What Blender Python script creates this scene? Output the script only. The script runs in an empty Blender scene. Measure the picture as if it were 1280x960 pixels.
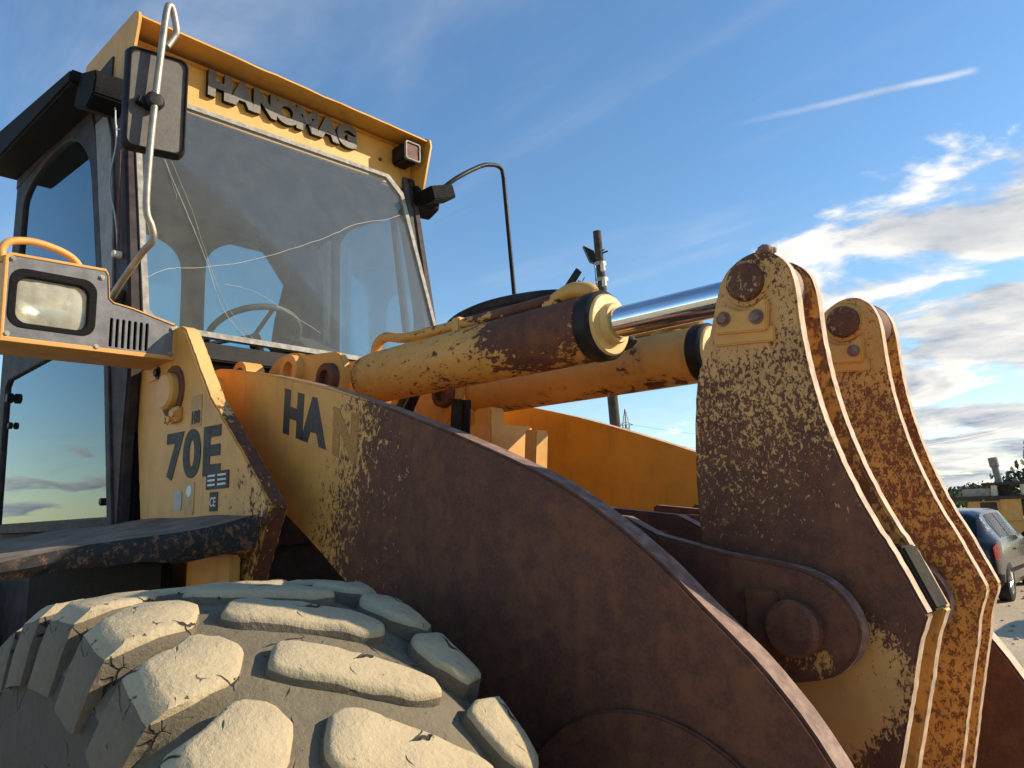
import bpy, bmesh, math, random
from mathutils import Vector, Matrix, noise as mnoise
random.seed(7)
sc = bpy.context.scene
col = sc.collection
R = math.radians

# ------------------------------------------------------------------ camera
# the loader's own axes are the world's: +x forward, +y its left side, z up; the camera stands off its right front wheel
cam_d = bpy.data.cameras.new('camera'); cam = bpy.data.objects.new('camera', cam_d); col.objects.link(cam)
cam_d.sensor_width = 36; cam_d.lens = 27.03; cam_d.clip_start = .05; cam_d.clip_end = 6000
CAM = Vector((1.46, -1.72, 1.69))
right = Vector((.71417639, .69928199, -.03093179)); down = Vector((-.14353255, .10305208, -.98426555)); fwd = Vector((-.68509159, .70737894, .1739671))
m = Matrix((right, -down, -fwd)).transposed().to_4x4(); m.translation = CAM
cam.matrix_world = m
sc.camera = cam

# ------------------------------------------------------------------ sun and sky
SUN_AZ, SUN_EL = R(49), R(28)
sdir = Vector((math.cos(SUN_EL)*math.cos(SUN_AZ), math.cos(SUN_EL)*math.sin(SUN_AZ), math.sin(SUN_EL)))
sd = bpy.data.lights.new('sun', 'SUN'); sun = bpy.data.objects.new('sun', sd); col.objects.link(sun)
sd.energy = 5.0; sd.angle = R(.55); sd.color = (1.0, .84, .62)
sun.rotation_euler = sdir.to_track_quat('Z', 'Y').to_euler(); sun.location = sdir*60
sc.view_settings.view_transform = 'Standard'; sc.view_settings.look = 'None'
sc.view_settings.exposure = .45; sc.view_settings.gamma = 1.0; sc.view_settings.use_curve_mapping = False

class NT:
    """a small node-tree writer: values are floats, tuples or sockets"""
    def __init__(s, tree): s.t = tree; s.n = tree.nodes; s.l = tree.links
    def node(s, ty, **kw):
        nd = s.n.new(ty)
        for k, v in kw.items(): setattr(nd, k, v)
        return nd
    def put(s, sock, v):
        if v is None: return
        if isinstance(v, bpy.types.NodeSocket): s.l.new(v, sock)
        else:
            if isinstance(v, (tuple, list)) and sock.type == 'RGBA' and len(v) == 3: v = (*v, 1)
            sock.default_value = v
    def m(s, op, a, b=None, c=None, clamp=False):
        nd = s.node('ShaderNodeMath', operation=op, use_clamp=clamp)
        for i, v in enumerate((a, b, c)): s.put(nd.inputs[i], v)
        return nd.outputs[0]
    def vm(s, op, a, b=None, scale=None):
        nd = s.node('ShaderNodeVectorMath', operation=op)
        s.put(nd.inputs[0], a); s.put(nd.inputs[1], b)
        if scale is not None: s.put(nd.inputs['Scale'], scale)
        return nd.outputs['Value'] if op in ('DOT_PRODUCT', 'LENGTH', 'DISTANCE') else nd.outputs[0]
    def step(s, v, a, b, lo=0., hi=1.):
        nd = s.node('ShaderNodeMapRange', interpolation_type='SMOOTHSTEP')
        for k, x in (('Value', v), ('From Min', a), ('From Max', b), ('To Min', lo), ('To Max', hi)): s.put(nd.inputs[k], x)
        return nd.outputs[0]
    def noise(s, vec, scale, detail=5, rough=.55, dist=0.):
        nd = s.node('ShaderNodeTexNoise')
        s.put(nd.inputs['Vector'], vec); s.put(nd.inputs['Scale'], scale); s.put(nd.inputs['Detail'], detail)
        s.put(nd.inputs['Roughness'], rough); s.put(nd.inputs['Distortion'], dist)
        return nd.outputs[0]
    def mix(s, f, a, b):
        nd = s.node('ShaderNodeMix', data_type='RGBA')
        s.put(nd.inputs[0], f); s.put(nd.inputs[6], a); s.put(nd.inputs[7], b)
        return nd.outputs[2]
    def comb(s, x, y, z):
        nd = s.node('ShaderNodeCombineXYZ')
        for i, v in enumerate((x, y, z)): s.put(nd.inputs[i], v)
        return nd.outputs[0]
    def sep(s, v):
        nd = s.node('ShaderNodeSeparateXYZ'); s.put(nd.inputs[0], v); return nd.outputs

world = bpy.data.worlds.new('World'); sc.world = world; world.use_nodes = True
w = NT(world.node_tree); w.n.clear()
sky = w.node('ShaderNodeTexSky', sky_type='NISHITA', sun_disc=False)
sky.sun_elevation = SUN_EL; sky.sun_rotation = math.pi/2 - SUN_AZ
sky.air_density = 1.15; sky.dust_density = .25; sky.ozone_density = 2.2; sky.altitude = 150
bg = w.node('ShaderNodeBackground'); hs = w.node('ShaderNodeHueSaturation'); hs.inputs['Saturation'].default_value = 1.18; w.put(hs.inputs['Color'], sky.outputs[0])
w.put(bg.inputs[0], hs.outputs[0]); bg.inputs[1].default_value = .135
d = w.vm('NORMALIZE', w.node('ShaderNodeTexCoord').outputs['Generated'])
dx, dy, dz = w.sep(d)
zz = w.m('ADD', w.m('MAXIMUM', dz, 0.), .12)
cp = w.comb(w.m('DIVIDE', dx, zz), w.m('DIVIDE', dy, zz), 0.)
def pixdir(u, v): return (fwd + right*((u-640)/961) + down*((v-480)/961)).normalized()
b = pixdir(1360, 430)                                   # heart of the cloud bank that stands low over the yard
off = w.vm('MULTIPLY', w.vm('SUBTRACT', d, tuple(b)), (1, 1, 1.5))
bank = w.step(w.vm('LENGTH', off), .24, .56, 1., 0.)
low = w.step(dz, .05, .26, .66, 0.)                     # a loose belt of low cloud round the whole horizon
cover = w.m('MAXIMUM', bank, low)
def cl(vec): return w.noise(vec, 1.75, 10, .58, .3)
n1 = cl(cp); n2 = cl(w.vm('ADD', cp, (sdir.x*.16, sdir.y*.16, 0)))
th = w.m('SUBTRACT', .80, w.m('MULTIPLY', cover, .40))
dens = w.step(w.m('SUBTRACT', n1, th), -.01, .10)
lit = w.m('ADD', .62, w.m('MULTIPLY', w.m('SUBTRACT', n1, n2), 4.2), clamp=True)
thick = w.step(w.m('SUBTRACT', n1, th), .06, .24, 1., .45)
ccol = w.mix(w.m('MULTIPLY', lit, thick), (.30, .36, .45), (1.0, .95, .86))
# thin high cirrus streaks and one contrail
cs = w.vm('MULTIPLY', w.vm('ADD', cp, (3.1, 1.7, 0)), (1, 1, 1))
rot = w.node('ShaderNodeMapping'); rot.inputs['Rotation'].default_value = (0, 0, R(38)); rot.inputs['Scale'].default_value = (.30, 1.5, 1)
w.put(rot.inputs[0], cs)
cir = w.step(w.noise(rot.outputs[0], 1.1, 6, .6, .6), .46, .84, 0., .30)
t0, t1 = pixdir(885, 163), pixdir(1228, 86)
tn = t0.cross(t1).normalized(); tm = (t0+t1).normalized()
wob = w.m('MULTIPLY', w.m('SUBTRACT', w.noise(d, 30, 3), .5), .004)
tdist = w.m('ABSOLUTE', w.m('ADD', w.vm('DOT_PRODUCT', d, tuple(tn)), wob))
tal = w.vm('DOT_PRODUCT', d, tuple((t1-t0).normalized()))
a0, a1 = t0.dot((t1-t0).normalized()), t1.dot((t1-t0).normalized())
trail = w.m('MULTIPLY', w.step(tdist, 0., .0055, 1., 0.), w.m('MULTIPLY', w.step(tal, a0, a1-.05), w.step(tal, a1-.012, a1, 1., 0.)))
trail = w.m('MULTIPLY', w.m('MULTIPLY', trail, w.step(w.vm('DOT_PRODUCT', d, tuple(tm)), .8, .9)), .42)
dens = w.m('MAXIMUM', dens, w.m('MAXIMUM', trail, cir))
ccol = w.mix(w.step(w.m('MAXIMUM', trail, cir), .0, .05, 0., .0), ccol, ccol)
bg2 = w.node('ShaderNodeBackground'); w.put(bg2.inputs[0], ccol); bg2.inputs[1].default_value = .90
mx = w.node('ShaderNodeMixShader'); w.put(mx.inputs[0], dens); w.l.new(bg.outputs[0], mx.inputs[1]); w.l.new(bg2.outputs[0], mx.inputs[2])
out = w.node('ShaderNodeOutputWorld'); w.l.new(mx.outputs[0], out.inputs[0])

# ------------------------------------------------------------------ materials
MATS = {}
def base_mat(name):
    mt = bpy.data.materials.new(name); mt.use_nodes = True
    t = NT(mt.node_tree); t.n.clear()
    bs = t.node('ShaderNodeBsdfPrincipled'); o = t.node('ShaderNodeOutputMaterial'); t.l.new(bs.outputs[0], o.inputs[0])
    MATS[name] = mt
    return mt, t, bs
def bump(t, bs, h, strength, dist):
    b_ = t.node('ShaderNodeBump'); b_.inputs['Strength'].default_value = strength; b_.inputs['Distance'].default_value = dist
    t.put(b_.inputs['Height'], h); t.l.new(b_.outputs[0], bs.inputs['Normal'])
def field(t, p, terms):
    tot = None
    for k, *a in terms:
        if k == 'c': v = t.m('ADD', a[0], 0.)
        elif k == 'lin': v = t.step(t.vm('DOT_PRODUCT', p, a[0]), a[1], a[2], 0., a[3])
        elif k == 'sph': v = t.step(t.vm('DISTANCE', p, a[0]), a[1], a[2], a[3], 0.)
        elif k == 'flat': v = t.step(t.vm('DISTANCE', t.vm('MULTIPLY', p, (1, 0, 1)), (a[0][0], 0, a[0][1])), a[1], a[2], a[3], 0.)
        tot = v if tot is None else t.m('ADD', tot, v)
    return tot
YEL = (.645, .322, .072); RUST = (.082, .027, .0135)
def rusty(name, terms, paint=YEL, rust=RUST, scale=34, amp=1.5, stretch=(1, 1, .72), orange=.55, rough=.55):
    mt, t, bs = base_mat(name)
    p = t.node('ShaderNodeTexCoord').outputs['Object']
    q = t.vm('MULTIPLY', p, stretch)
    big = t.noise(p, 5.5, 4, .6); mid = t.noise(q, scale, 5, .62, .5); fine = t.noise(q, scale*2.7, 4, .6, .3)
    n = t.m('ADD', t.m('MULTIPLY', mid, .62), t.m('MULTIPLY', fine, .38))
    v = t.m('ADD', field(t, p, terms), t.m('ADD', t.m('MULTIPLY', t.m('SUBTRACT', n, .5), amp*2), t.m('MULTIPLY', t.m('SUBTRACT', big, .5), .7)))
    mask = t.step(v, .47, .55); halo = t.step(v, .28, .50)
    grit = t.noise(p, 210, 3, .7)
    dirt = t.noise(p, 9, 6, .65)
    pc = t.mix(t.step(dirt, .35, .75), paint, tuple(c*.80 for c in paint))
    pc = t.mix(t.step(t.noise(t.vm('MULTIPLY', p, (14, 14, 2.2)), 1., 4, .6), .56, .74, 0., .38), pc, (.20, .115, .045))
    pc = t.mix(t.m('MULTIPLY', halo, .42), pc, (.27, .115, .03))
    rc = t.mix(t.step(t.m('ADD', t.m('MULTIPLY', t.noise(p, 26, 6, .72), .6), t.m('MULTIPLY', t.noise(t.vm('MULTIPLY', p, (9, 9, 2.4)), 1., 5, .65), .4)), .42, .64, 0., orange), rust, (.23, .083, .026))
    rc = t.mix(t.step(grit, .42, .74, 0., .6), rc, tuple(min(1, c*2.0+.006) for c in rust))
    rc = t.mix(t.step(dirt, .5, .8, 0., .5), rc, tuple(c*.55 for c in rust))
    t.put(bs.inputs['Base Color'], t.mix(mask, pc, rc))
    t.put(bs.inputs['Roughness'], t.step(mask, 0., 1., rough, .78))
    h = t.m('ADD', t.m('MULTIPLY', mask, -.6), t.m('ADD', t.m('MULTIPLY', grit, .16), t.m('MULTIPLY', dirt, .25)))
    bump(t, bs, h, .55, .0035)
    return mt
def plain(name, c, rough=.6, metal=0., var=.25, nscale=14, bumps=.2, dist=.002, coat=0., dust=None):
    mt, t, bs = base_mat(name)
    p = t.node('ShaderNodeTexCoord').outputs['Object']
    n = t.noise(p, nscale, 6, .62); g = t.noise(p, nscale*9, 3, .6)
    cc = t.mix(t.step(n, .3, .72), tuple(x*(1-var) for x in c), tuple(min(1, x*(1+var)) for x in c))
    if dust: cc = t.mix(t.step(t.m('ADD', t.m('MULTIPLY', n, .6), t.m('MULTIPLY', g, .4)), .44, .68, 0., dust[1]), cc, dust[0])
    t.put(bs.inputs['Base Color'], cc); t.put(bs.inputs['Roughness'], t.step(g, .3, .7, max(.02, rough-.08), min(1, rough+.08)))
    bs.inputs['Metallic'].default_value = metal
    if max(c) < .05 and not coat: bs.inputs['Specular IOR Level'].default_value = .18
    if coat: bs.inputs['Coat Weight'].default_value = coat; bs.inputs['Coat Roughness'].default_value = .06
    if bumps: bump(t, bs, t.m('ADD', n, t.m('MULTIPLY', g, .4)), bumps, dist)
    return mt
def glass(name, tint, dirt=.2, dcol=(.45, .43, .38), refl=1., streak=3., body=0.):
    mt, t, bs = base_mat(name)
    t.n.remove(bs)
    o = [n for n in t.n if n.type == 'OUTPUT_MATERIAL'][0]
    p = t.node('ShaderNodeTexCoord').outputs['Object']
    tr = t.node('ShaderNodeBsdfTransparent'); tr.inputs[0].default_value = (*tint, 1)
    gl = t.node('ShaderNodeBsdfGlossy'); gl.inputs['Roughness'].default_value = .015; gl.inputs['Color'].default_value = (.78, .93, 1, 1)
    df = t.node('ShaderNodeBsdfDiffuse'); df.inputs[0].default_value = (*dcol, 1)
    fr = t.node('ShaderNodeFresnel'); fr.inputs['IOR'].default_value = 1.5
    m1 = t.node('ShaderNodeMixShader'); t.put(m1.inputs[0], t.m('MULTIPLY', fr.outputs[0], refl, clamp=True)); t.l.new(tr.outputs[0], m1.inputs[1]); t.l.new(gl.outputs[0], m1.inputs[2])
    n = t.noise(p, 11, 9, .72, .3); s = t.noise(t.vm('MULTIPLY', p, (60, 60, 7)), 1., 4, .6); g = t.noise(p, 120, 2, .6)
    f = t.m('ADD', t.step(n, .32, .75, dirt*.85, dirt*1.25), t.m('ADD', t.step(g, .66, .74, 0., .10*min(1, dirt*6)), t.step(s, .55, .8, 0., dirt*.35)), clamp=True)
    m2 = t.node('ShaderNodeMixShader'); t.put(m2.inputs[0], f); t.l.new(m1.outputs[0], m2.inputs[1]); t.l.new(df.outputs[0], m2.inputs[2])
    t.l.new(m2.outputs[0], o.inputs[0])
    return mt

BOOM = rusty('boom_paint', [('lin', (1, 0, -.38), -1.32, -.74, 1.02), ('lin', (1, 0, -.30), -.62, -.20, .45), ('c', -.14)], scale=62, amp=1.6)
LEVER = rusty('lever_paint', [('c', 1.07), ('lin', (-.25, 0, 1), 1.27, 1.74, -.56), ('lin', (-.25, 0, 1), 1.77, 1.86, -.28), ('lin', (0, 0, 1), 2.165, 2.21, .45), ('flat', (.90, 1.40), .04, .15, -1.0), ('flat', (.80, 1.30), .05, .16, -.8)], scale=105, amp=1.8, paint=(.60, .315, .095))
LEVER2 = rusty('far_lever_paint', [('c', .40), ('lin', (-.2, 0, 1), 1.72, 2.08, -.34), ('lin', (0, 0, 1), 1.30, 1.50, .10)], scale=100, amp=1.6, rust=(.17, .056, .02))
INNER = rusty('inner_lever_paint', [('c', .28), ('lin', (0, 0, 1), 1.5, 1.75, .22)], scale=40, amp=1.1, rust=(.16, .06, .02))
CYL = rusty('cylinder_paint', [('c', .15), ('lin', (1, 0, 0), -.45, .25, .16), ('lin', (.3, 0, 1), 2.10, 2.26, .38), ('sph', (.13, -.31, 2.18), .05, .21, .45), ('lin', (-.3, 0, -1), -2.12, -2.02, .14)], scale=44, amp=1.55, stretch=(.6, 1, 1))
CYL2 = rusty('far_cylinder_paint', [('c', .02), ('lin', (0, 0, -1), -2.13, -2.06, .42), ('sph', (.12, .18, 2.17), .02, .10, .28)], scale=28, amp=1.2, stretch=(.7, 1, 1))
YELLOW = rusty('yellow_paint', [('c', -.12)], scale=42, amp=1.2)
TOWER_EDGE = rusty('tower_edge_paint', [('c', -.02), ('lin', (.4, 0, -1), -2.55, -2.25, .75)], paint=(.66, .42, .15), scale=40, amp=1.4)
TOWER = rusty('tower_paint', [('c', -.06), ('lin', (1, 0, -.5), -1.85, -1.25, .58), ('flat', (-1.07, 2.14), .055, .085, .45)], scale=44, amp=1.25)
FARBOOM = rusty('far_boom_paint', [('c', -.22), ('lin', (1, 0, -.2), .35, .6, 1.1)], paint=(.62, .30, .03), scale=26, amp=1.1)
CABYEL = rusty('visor_paint', [('c', -.36)], paint=(.63, .335, .060), scale=24, amp=1.0)
RUSTY = rusty('bare_rust', [('c', .96)], scale=24, amp=1.15)
RUSTARM = rusty('arm_rust', [('c', .98), ('flat', (.86, 1.43), .01, .06, -.42), ('flat', (.80, 1.42), .01, .05, -.35)], scale=42, amp=1.25)
PINM = rusty('pin_rust', [('c', .74)], paint=(.42, .27, .15), scale=90, amp=1.5)
EDGE = plain('worn_sunlit_edge', (.44, .315, .215), .7, var=.3, nscale=40, bumps=.5)  # worn rims, paled further so the colour carries the sun on them
EDGERUST = plain('rusty_edge', (.20, .115, .085), .75, var=.35, nscale=30, bumps=.5, dust=((.36, .28, .22), .4))
BLACK = plain('black_paint', (.014, .013, .014), .5, var=.35, bumps=.15, dust=((.06, .05, .04), .25))
CABDARK = plain('cab_frame_paint', (.034, .027, .029), .65, var=.3, bumps=.12, dust=((.09, .075, .065), .3))
GREYTRIM = plain('grey_trim', (.19, .18, .165), .6, var=.2, bumps=.15)
SEALSHADE = plain('seal_and_shade_black', (.007, .007, .007), .85, bumps=.15)  # dead black for seals, and for shade painted behind slots and under the fender
INTERIOR = plain('interior_lining', (.060, .059, .056), .85, var=.2)
PALE = plain('pale_fittings_and_sun', (.55, .52, .47), .7, var=.12)
HOSE = plain('hose_rubber', (.014, .014, .015), .55, var=.3, dust=((.09, .08, .06), .35))
DECAL = plain('decal_black', (.022, .024, .026), .55, var=.3, dust=((.12, .09, .05), .3))
WORNDECAL = rusty('worn_decal', [('lin', (1, 0, -.38), -1.40, -1.0, .85), ('c', -.25)], paint=(.024, .026, .028), scale=40, amp=1.3)
PLATEGREY = plain('plate_grey', (.30, .29, .30), .5, var=.2)
WHITE = plain('white_print', (.62, .62, .60), .6, var=.15)
STICKER = plain('sticker_ochre', (.46, .27, .09), .6, var=.2)
LETTER = plain('letter_dark', (.14, .125, .11), .6, var=.2)
GREYBOX = plain('lamp_panel_grey', (.125, .125, .135), .55, var=.22, nscale=18, bumps=.25, dust=((.24, .22, .19), .4))
LENS = plain('lamp_lens', (.62, .60, .50), .22, var=.14, nscale=30, bumps=.3, coat=.6)
CHROME = plain('chrome_rod', (.74, .75, .77), .09, metal=1., var=.05, bumps=.02)
STEEL = plain('dull_steel', (.30, .27, .22), .5, metal=.6, var=.25)
CREAM = plain('cap_paint', (.66, .42, .13), .55, var=.2, dust=((.45, .36, .26), .4))
PAD = plain('stop_pad', (.020, .017, .013), .9, var=.35, bumps=.8, dist=.004, dust=((.045, .036, .024), .5))
FENDER = plain('fender_top', (.155, .108, .074), .92, var=.35, nscale=9, bumps=.4, dust=((.25, .19, .145), .6))
FLANGE = rusty('fender_flange', [('c', .20), ('lin', (0, 0, 1), 1.60, 1.70, .10)], paint=(.018, .016, .014), rust=(.13, .062, .034), scale=55, amp=1.6, rough=.8)
GLASS_F = glass('windscreen_glass', (.88, .92, .90), .085, (.42, .41, .37), .16)
GLASS_S = glass('side_glass', (.17, .37, .335), .02, (.4, .4, .36), 1.15)
GLASS_B = glass('rear_glass', (.62, .84, .88), .07, (.5, .5, .46), .7)
CRACK = plain('crack_line', (.46, .45, .38), .5, bumps=0)

def tyre_mat(name, dustc, dark, amt, cracks):
    mt, t, bs = base_mat(name)
    p = t.node('ShaderNodeTexCoord').outputs['Object']
    n = t.noise(p, 7, 7, .66); g = t.noise(p, 75, 4, .68); f2 = t.noise(p, 260, 2, .6)
    v = t.m('ADD', t.m('MULTIPLY', n, .55), t.m('MULTIPLY', g, .45))
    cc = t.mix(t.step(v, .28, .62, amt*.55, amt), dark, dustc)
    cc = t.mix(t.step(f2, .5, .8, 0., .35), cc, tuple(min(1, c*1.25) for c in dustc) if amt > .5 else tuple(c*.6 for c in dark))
    h = t.m('ADD', t.m('ADD', n, t.m('MULTIPLY', t.noise(p, 24, 6, .7), .45)), t.m('MULTIPLY', g, .4))
    if cracks:
        vo = t.node('ShaderNodeTexVoronoi', feature='DISTANCE_TO_EDGE'); vo.inputs['Scale'].default_value = 13
        t.put(vo.inputs['Vector'], t.vm('ADD', p, t.vm('SCALE', t.node_noise_vec(p, 16), scale=.07)))
        gate = t.step(t.noise(p, 10, 2, .5), .55, .63)
        ck = t.m('MULTIPLY', t.step(vo.outputs[0], .008, .028, 1., 0.), gate)
        pits = t.step(t.noise(p, 48, 4, .6), .68, .75)
        ck = t.m('MAXIMUM', ck, t.m('MULTIPLY', pits, .85))
        cc = t.mix(ck, cc, (.030, .026, .022)); h = t.m('SUBTRACT', h, t.m('MULTIPLY', ck, 1.8))
    t.put(bs.inputs['Base Color'], cc); bs.inputs['Roughness'].default_value = .88
    bump(t, bs, h, .85, .008)
    return mt
def _nv(self, p, scale):
    nd = self.node('ShaderNodeTexNoise'); self.put(nd.inputs['Vector'], p); nd.inputs['Scale'].default_value = scale
    return nd.outputs[1]
NT.node_noise_vec = _nv
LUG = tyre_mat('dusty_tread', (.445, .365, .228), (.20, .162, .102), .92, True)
LUGSIDE = tyre_mat('tread_side_shaded', (.18, .148, .098), (.050, .044, .036), .72, True)  # block sides: less dust, with some of their shade put into the colour
CARC = tyre_mat('tyre_carcass', (.175, .146, .094), (.070, .060, .044), .85, True)
SIDEW = tyre_mat('tyre_sidewall', (.085, .076, .060), (.032, .030, .028), .7, True)

# ------------------------------------------------------------------ mesh helpers
def finish(name, me, mats, parent, smooth=40):
    o = bpy.data.objects.new(name, me); col.objects.link(o)
    if not isinstance(mats, (list, tuple)): mats = [mats]
    if not len(me.materials):
        for q in mats: me.materials.append(q)
    if smooth:
        me.polygons.foreach_set('use_smooth', [True]*len(me.polygons)); me.set_sharp_from_angle(angle=R(smooth))
    if parent: o.parent = parent
    return o
def from_bm(name, bm, mats, parent, smooth=40):
    bmesh.ops.recalc_face_normals(bm, faces=bm.faces)
    me = bpy.data.meshes.new(name); bm.to_mesh(me); bm.free()
    return finish(name, me, mats, parent, smooth)
def spline(pts, n=5, closed=False):
    """Catmull-Rom through the points"""
    P = [Vector(p) for p in pts]; L = len(P); o = []
    rng = range(L) if closed else range(L-1)
    for i in rng:
        if closed: a, b_, c, d_ = P[i-1], P[i], P[(i+1) % L], P[(i+2) % L]
        else: a, b_, c, d_ = P[max(i-1, 0)], P[i], P[i+1], P[min(i+2, L-1)]
        for k in range(n):
            t = k/n
            o.append(.5*((2*b_) + (c-a)*t + (2*a-5*b_+4*c-d_)*t*t + (3*b_-a-3*c+d_)*t**3))
    if not closed: o.append(P[-1])
    return o
def arc(cx, cz, r, a0, a1, n=10): return [(cx+r*math.cos(R(a0+(a1-a0)*i/n)), cz+r*math.sin(R(a0+(a1-a0)*i/n))) for i in range(n+1)]
def rough(pl, step=.018, amp=.0016, seed=0.):
    """the outline with the small nicks of a flame-cut, worn plate edge"""
    o = []
    for i in range(len(pl)):
        a, b_ = Vector(pl[i]), Vector(pl[(i+1) % len(pl)]); L_ = (b_-a).length; k = max(1, round(L_/step)); nn = Vector((a.y-b_.y, b_.x-a.x)).normalized() if L_ > 1e-6 else Vector((0, 0))
        for j in range(k):
            q = a.lerp(b_, j/k); o.append(tuple(q+nn*amp*(mnoise.noise((q.x*70, q.y*70, seed))+.3*mnoise.noise((q.x*23, q.y*23, seed+5)))))
    return o
AX = {'y': lambda a, b_, t: (a, t, b_), 'x': lambda a, b_, t: (t, a, b_), 'z': lambda a, b_, t: (a, b_, t)}
def prism(name, outline, t0, t1, mats, parent, axis='y', bev=.004, seg=2, smooth=40):
    """outline extruded between t0 and t1 along the axis; rim faces take the second material"""
    f = AX[axis]; bm = bmesh.new()
    A = [bm.verts.new(f(p[0], p[1], t0)) for p in outline]; B = [bm.verts.new(f(p[0], p[1], t1)) for p in outline]
    bm.faces.new(A); bm.faces.new(B); n = len(A)
    for i in range(n):
        fc = bm.faces.new((A[i], A[(i+1) % n], B[(i+1) % n], B[i])); fc.material_index = 1 if isinstance(mats, (list, tuple)) and len(mats) > 1 else 0
    bmesh.ops.recalc_face_normals(bm, faces=bm.faces)
    if bev:
        es = [e for e in bm.edges if e.calc_face_angle(0) > R(30)]
        bmesh.ops.bevel(bm, geom=es, offset=bev, segments=seg, affect='EDGES', clamp_overlap=True)
    return from_bm(name, bm, mats, parent, smooth)
def box(name, lo, hi, mats, parent, bev=.004, rot=None, piv=None, seg=2):
    bm = bmesh.new(); bmesh.ops.create_cube(bm, size=1)
    for v in bm.verts: v.co = Vector([lo[i]+(v.co[i]+.5)*(hi[i]-lo[i]) for i in range(3)])
    if bev: bmesh.ops.bevel(bm, geom=list(bm.edges), offset=bev, segments=seg, affect='EDGES', clamp_overlap=True)
    if rot is not None:
        pv = Vector(piv) if piv else (Vector(lo)+Vector(hi))/2
        bmesh.ops.transform(bm, matrix=Matrix.Translation(pv) @ rot.to_4x4() @ Matrix.Translation(-pv), verts=bm.verts)
    return from_bm(name, bm, mats, parent)
def sweep_bm(bm, pts, r, seg=12, caps=True, mi=0):
    P = [Vector(p) for p in pts]; rings = []
    rr = r if isinstance(r, (list, tuple)) else [r]*len(P)
    ref = None
    for i, p in enumerate(P):
        tg = (P[min(i+1, len(P)-1)]-P[max(i-1, 0)]).normalized()
        if ref is None: ref = tg.orthogonal().normalized()
        ref = (ref - tg*ref.dot(tg)).normalized(); bi = tg.cross(ref)
        rings.append([bm.verts.new(p + rr[i]*(math.cos(2*math.pi*k/seg)*ref + math.sin(2*math.pi*k/seg)*bi)) for k in range(seg)])
    for i in range(len(rings)-1):
        for k in range(seg): bm.faces.new((rings[i][k], rings[i][(k+1) % seg], rings[i+1][(k+1) % seg], rings[i+1][k])).material_index = mi
    if caps:
        bm.faces.new(rings[0][::-1]).material_index = mi; bm.faces.new(rings[-1]).material_index = mi
def tube(name, pts, r, mats, parent, seg=12, sm=0, smooth=40):
    if sm:
        if isinstance(r, (list, tuple)): r = [v.x for v in spline([(q, 0, 0) for q in r], sm)]
        pts = spline(pts, sm)
    bm = bmesh.new(); sweep_bm(bm, pts, r, seg); return from_bm(name, bm, mats, parent, smooth)
def lathe(name, p0, axis, prof, mats, parent, seg=40, smooth=35, mis=None):
    """profile of (distance along axis, radius) turned about the axis; mis gives each band's material"""
    a = Vector(axis).normalized(); u = a.orthogonal().normalized(); v = a.cross(u); p0 = Vector(p0); bm = bmesh.new(); rings = []
    for (h, r) in prof:
        if r < 1e-5: rings.append([bm.verts.new(p0+a*h)])
        else: rings.append([bm.verts.new(p0+a*h+r*(math.cos(2*math.pi*k/seg)*u+math.sin(2*math.pi*k/seg)*v)) for k in range(seg)])
    for i in range(len(rings)-1):
        A, B = rings[i], rings[i+1]
        for k in range(seg):
            k2 = (k+1) % seg
            if len(A) == 1 and len(B) == 1: continue
            if len(A) == 1: fc = bm.faces.new((A[0], B[k2], B[k]))
            elif len(B) == 1: fc = bm.faces.new((A[k], A[k2], B[0]))
            else: fc = bm.faces.new((A[k], A[k2], B[k2], B[k]))
            if mis: fc.material_index = mis[i]
    return from_bm(name, bm, mats, parent, smooth)
def pin(name, c, r, t0, t1, mats, parent, axis='y', bev=.006, seg=36):
    a = {'y': Vector((0, 1, 0)), 'x': Vector((1, 0, 0)), 'z': Vector((0, 0, 1))}[axis]
    base = Vector({'y': (c[0], 0, c[1]), 'x': (0, c[0], c[1]), 'z': (c[0], c[1], 0)}[axis])
    L = t1-t0; b_ = bev*(1 if L > 0 else -1)
    return lathe(name, base+a*t0, a, [(0, 0), (0, r-bev), (b_, r), (L-b_, r), (L, r-bev), (L, 0)], mats, parent, seg)
def curve_mesh(cu):
    o = bpy.data.objects.new('tmp', cu); col.objects.link(o)
    me = bpy.data.meshes.new_from_object(o.evaluated_get(bpy.context.evaluated_depsgraph_get()))
    bpy.data.objects.remove(o); bpy.data.curves.remove(cu); return me
def holed(name, outline, holes, t0, t1, mats, parent, axis='y', bev=.003):
    """a sheet with real openings"""
    cu = bpy.data.curves.new('tmp', 'CURVE'); cu.dimensions = '2D'; cu.fill_mode = 'BOTH'
    cu.extrude = abs(t1-t0)/2 - bev; cu.bevel_depth = bev; cu.bevel_resolution = 1; cu.offset = -bev
    for pl in [outline]+holes:
        s = cu.splines.new('POLY'); s.points.add(len(pl)-1); s.use_cyclic_u = True
        for q, p in zip(s.points, pl): q.co = (p[0], p[1], 0, 1)
    me = curve_mesh(cu); f = AX[axis]; mid = (t0+t1)/2
    for v in me.vertices: v.co = f(v.co.x, v.co.y, mid+v.co.z)
    bm = bmesh.new(); bm.from_mesh(me); bmesh.ops.recalc_face_normals(bm, faces=bm.faces); bm.to_mesh(me); bm.free()
    return finish(name, me, mats, parent, 35)
def rrect(a0, b0, a1, b1, r, n=5):
    return arc(a1-r, b1-r, r, 0, 90, n)+arc(a0+r, b1-r, r, 90, 180, n)+arc(a0+r, b0+r, r, 180, 270, n)+arc(a1-r, b0+r, r, 270, 360, n)
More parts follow.
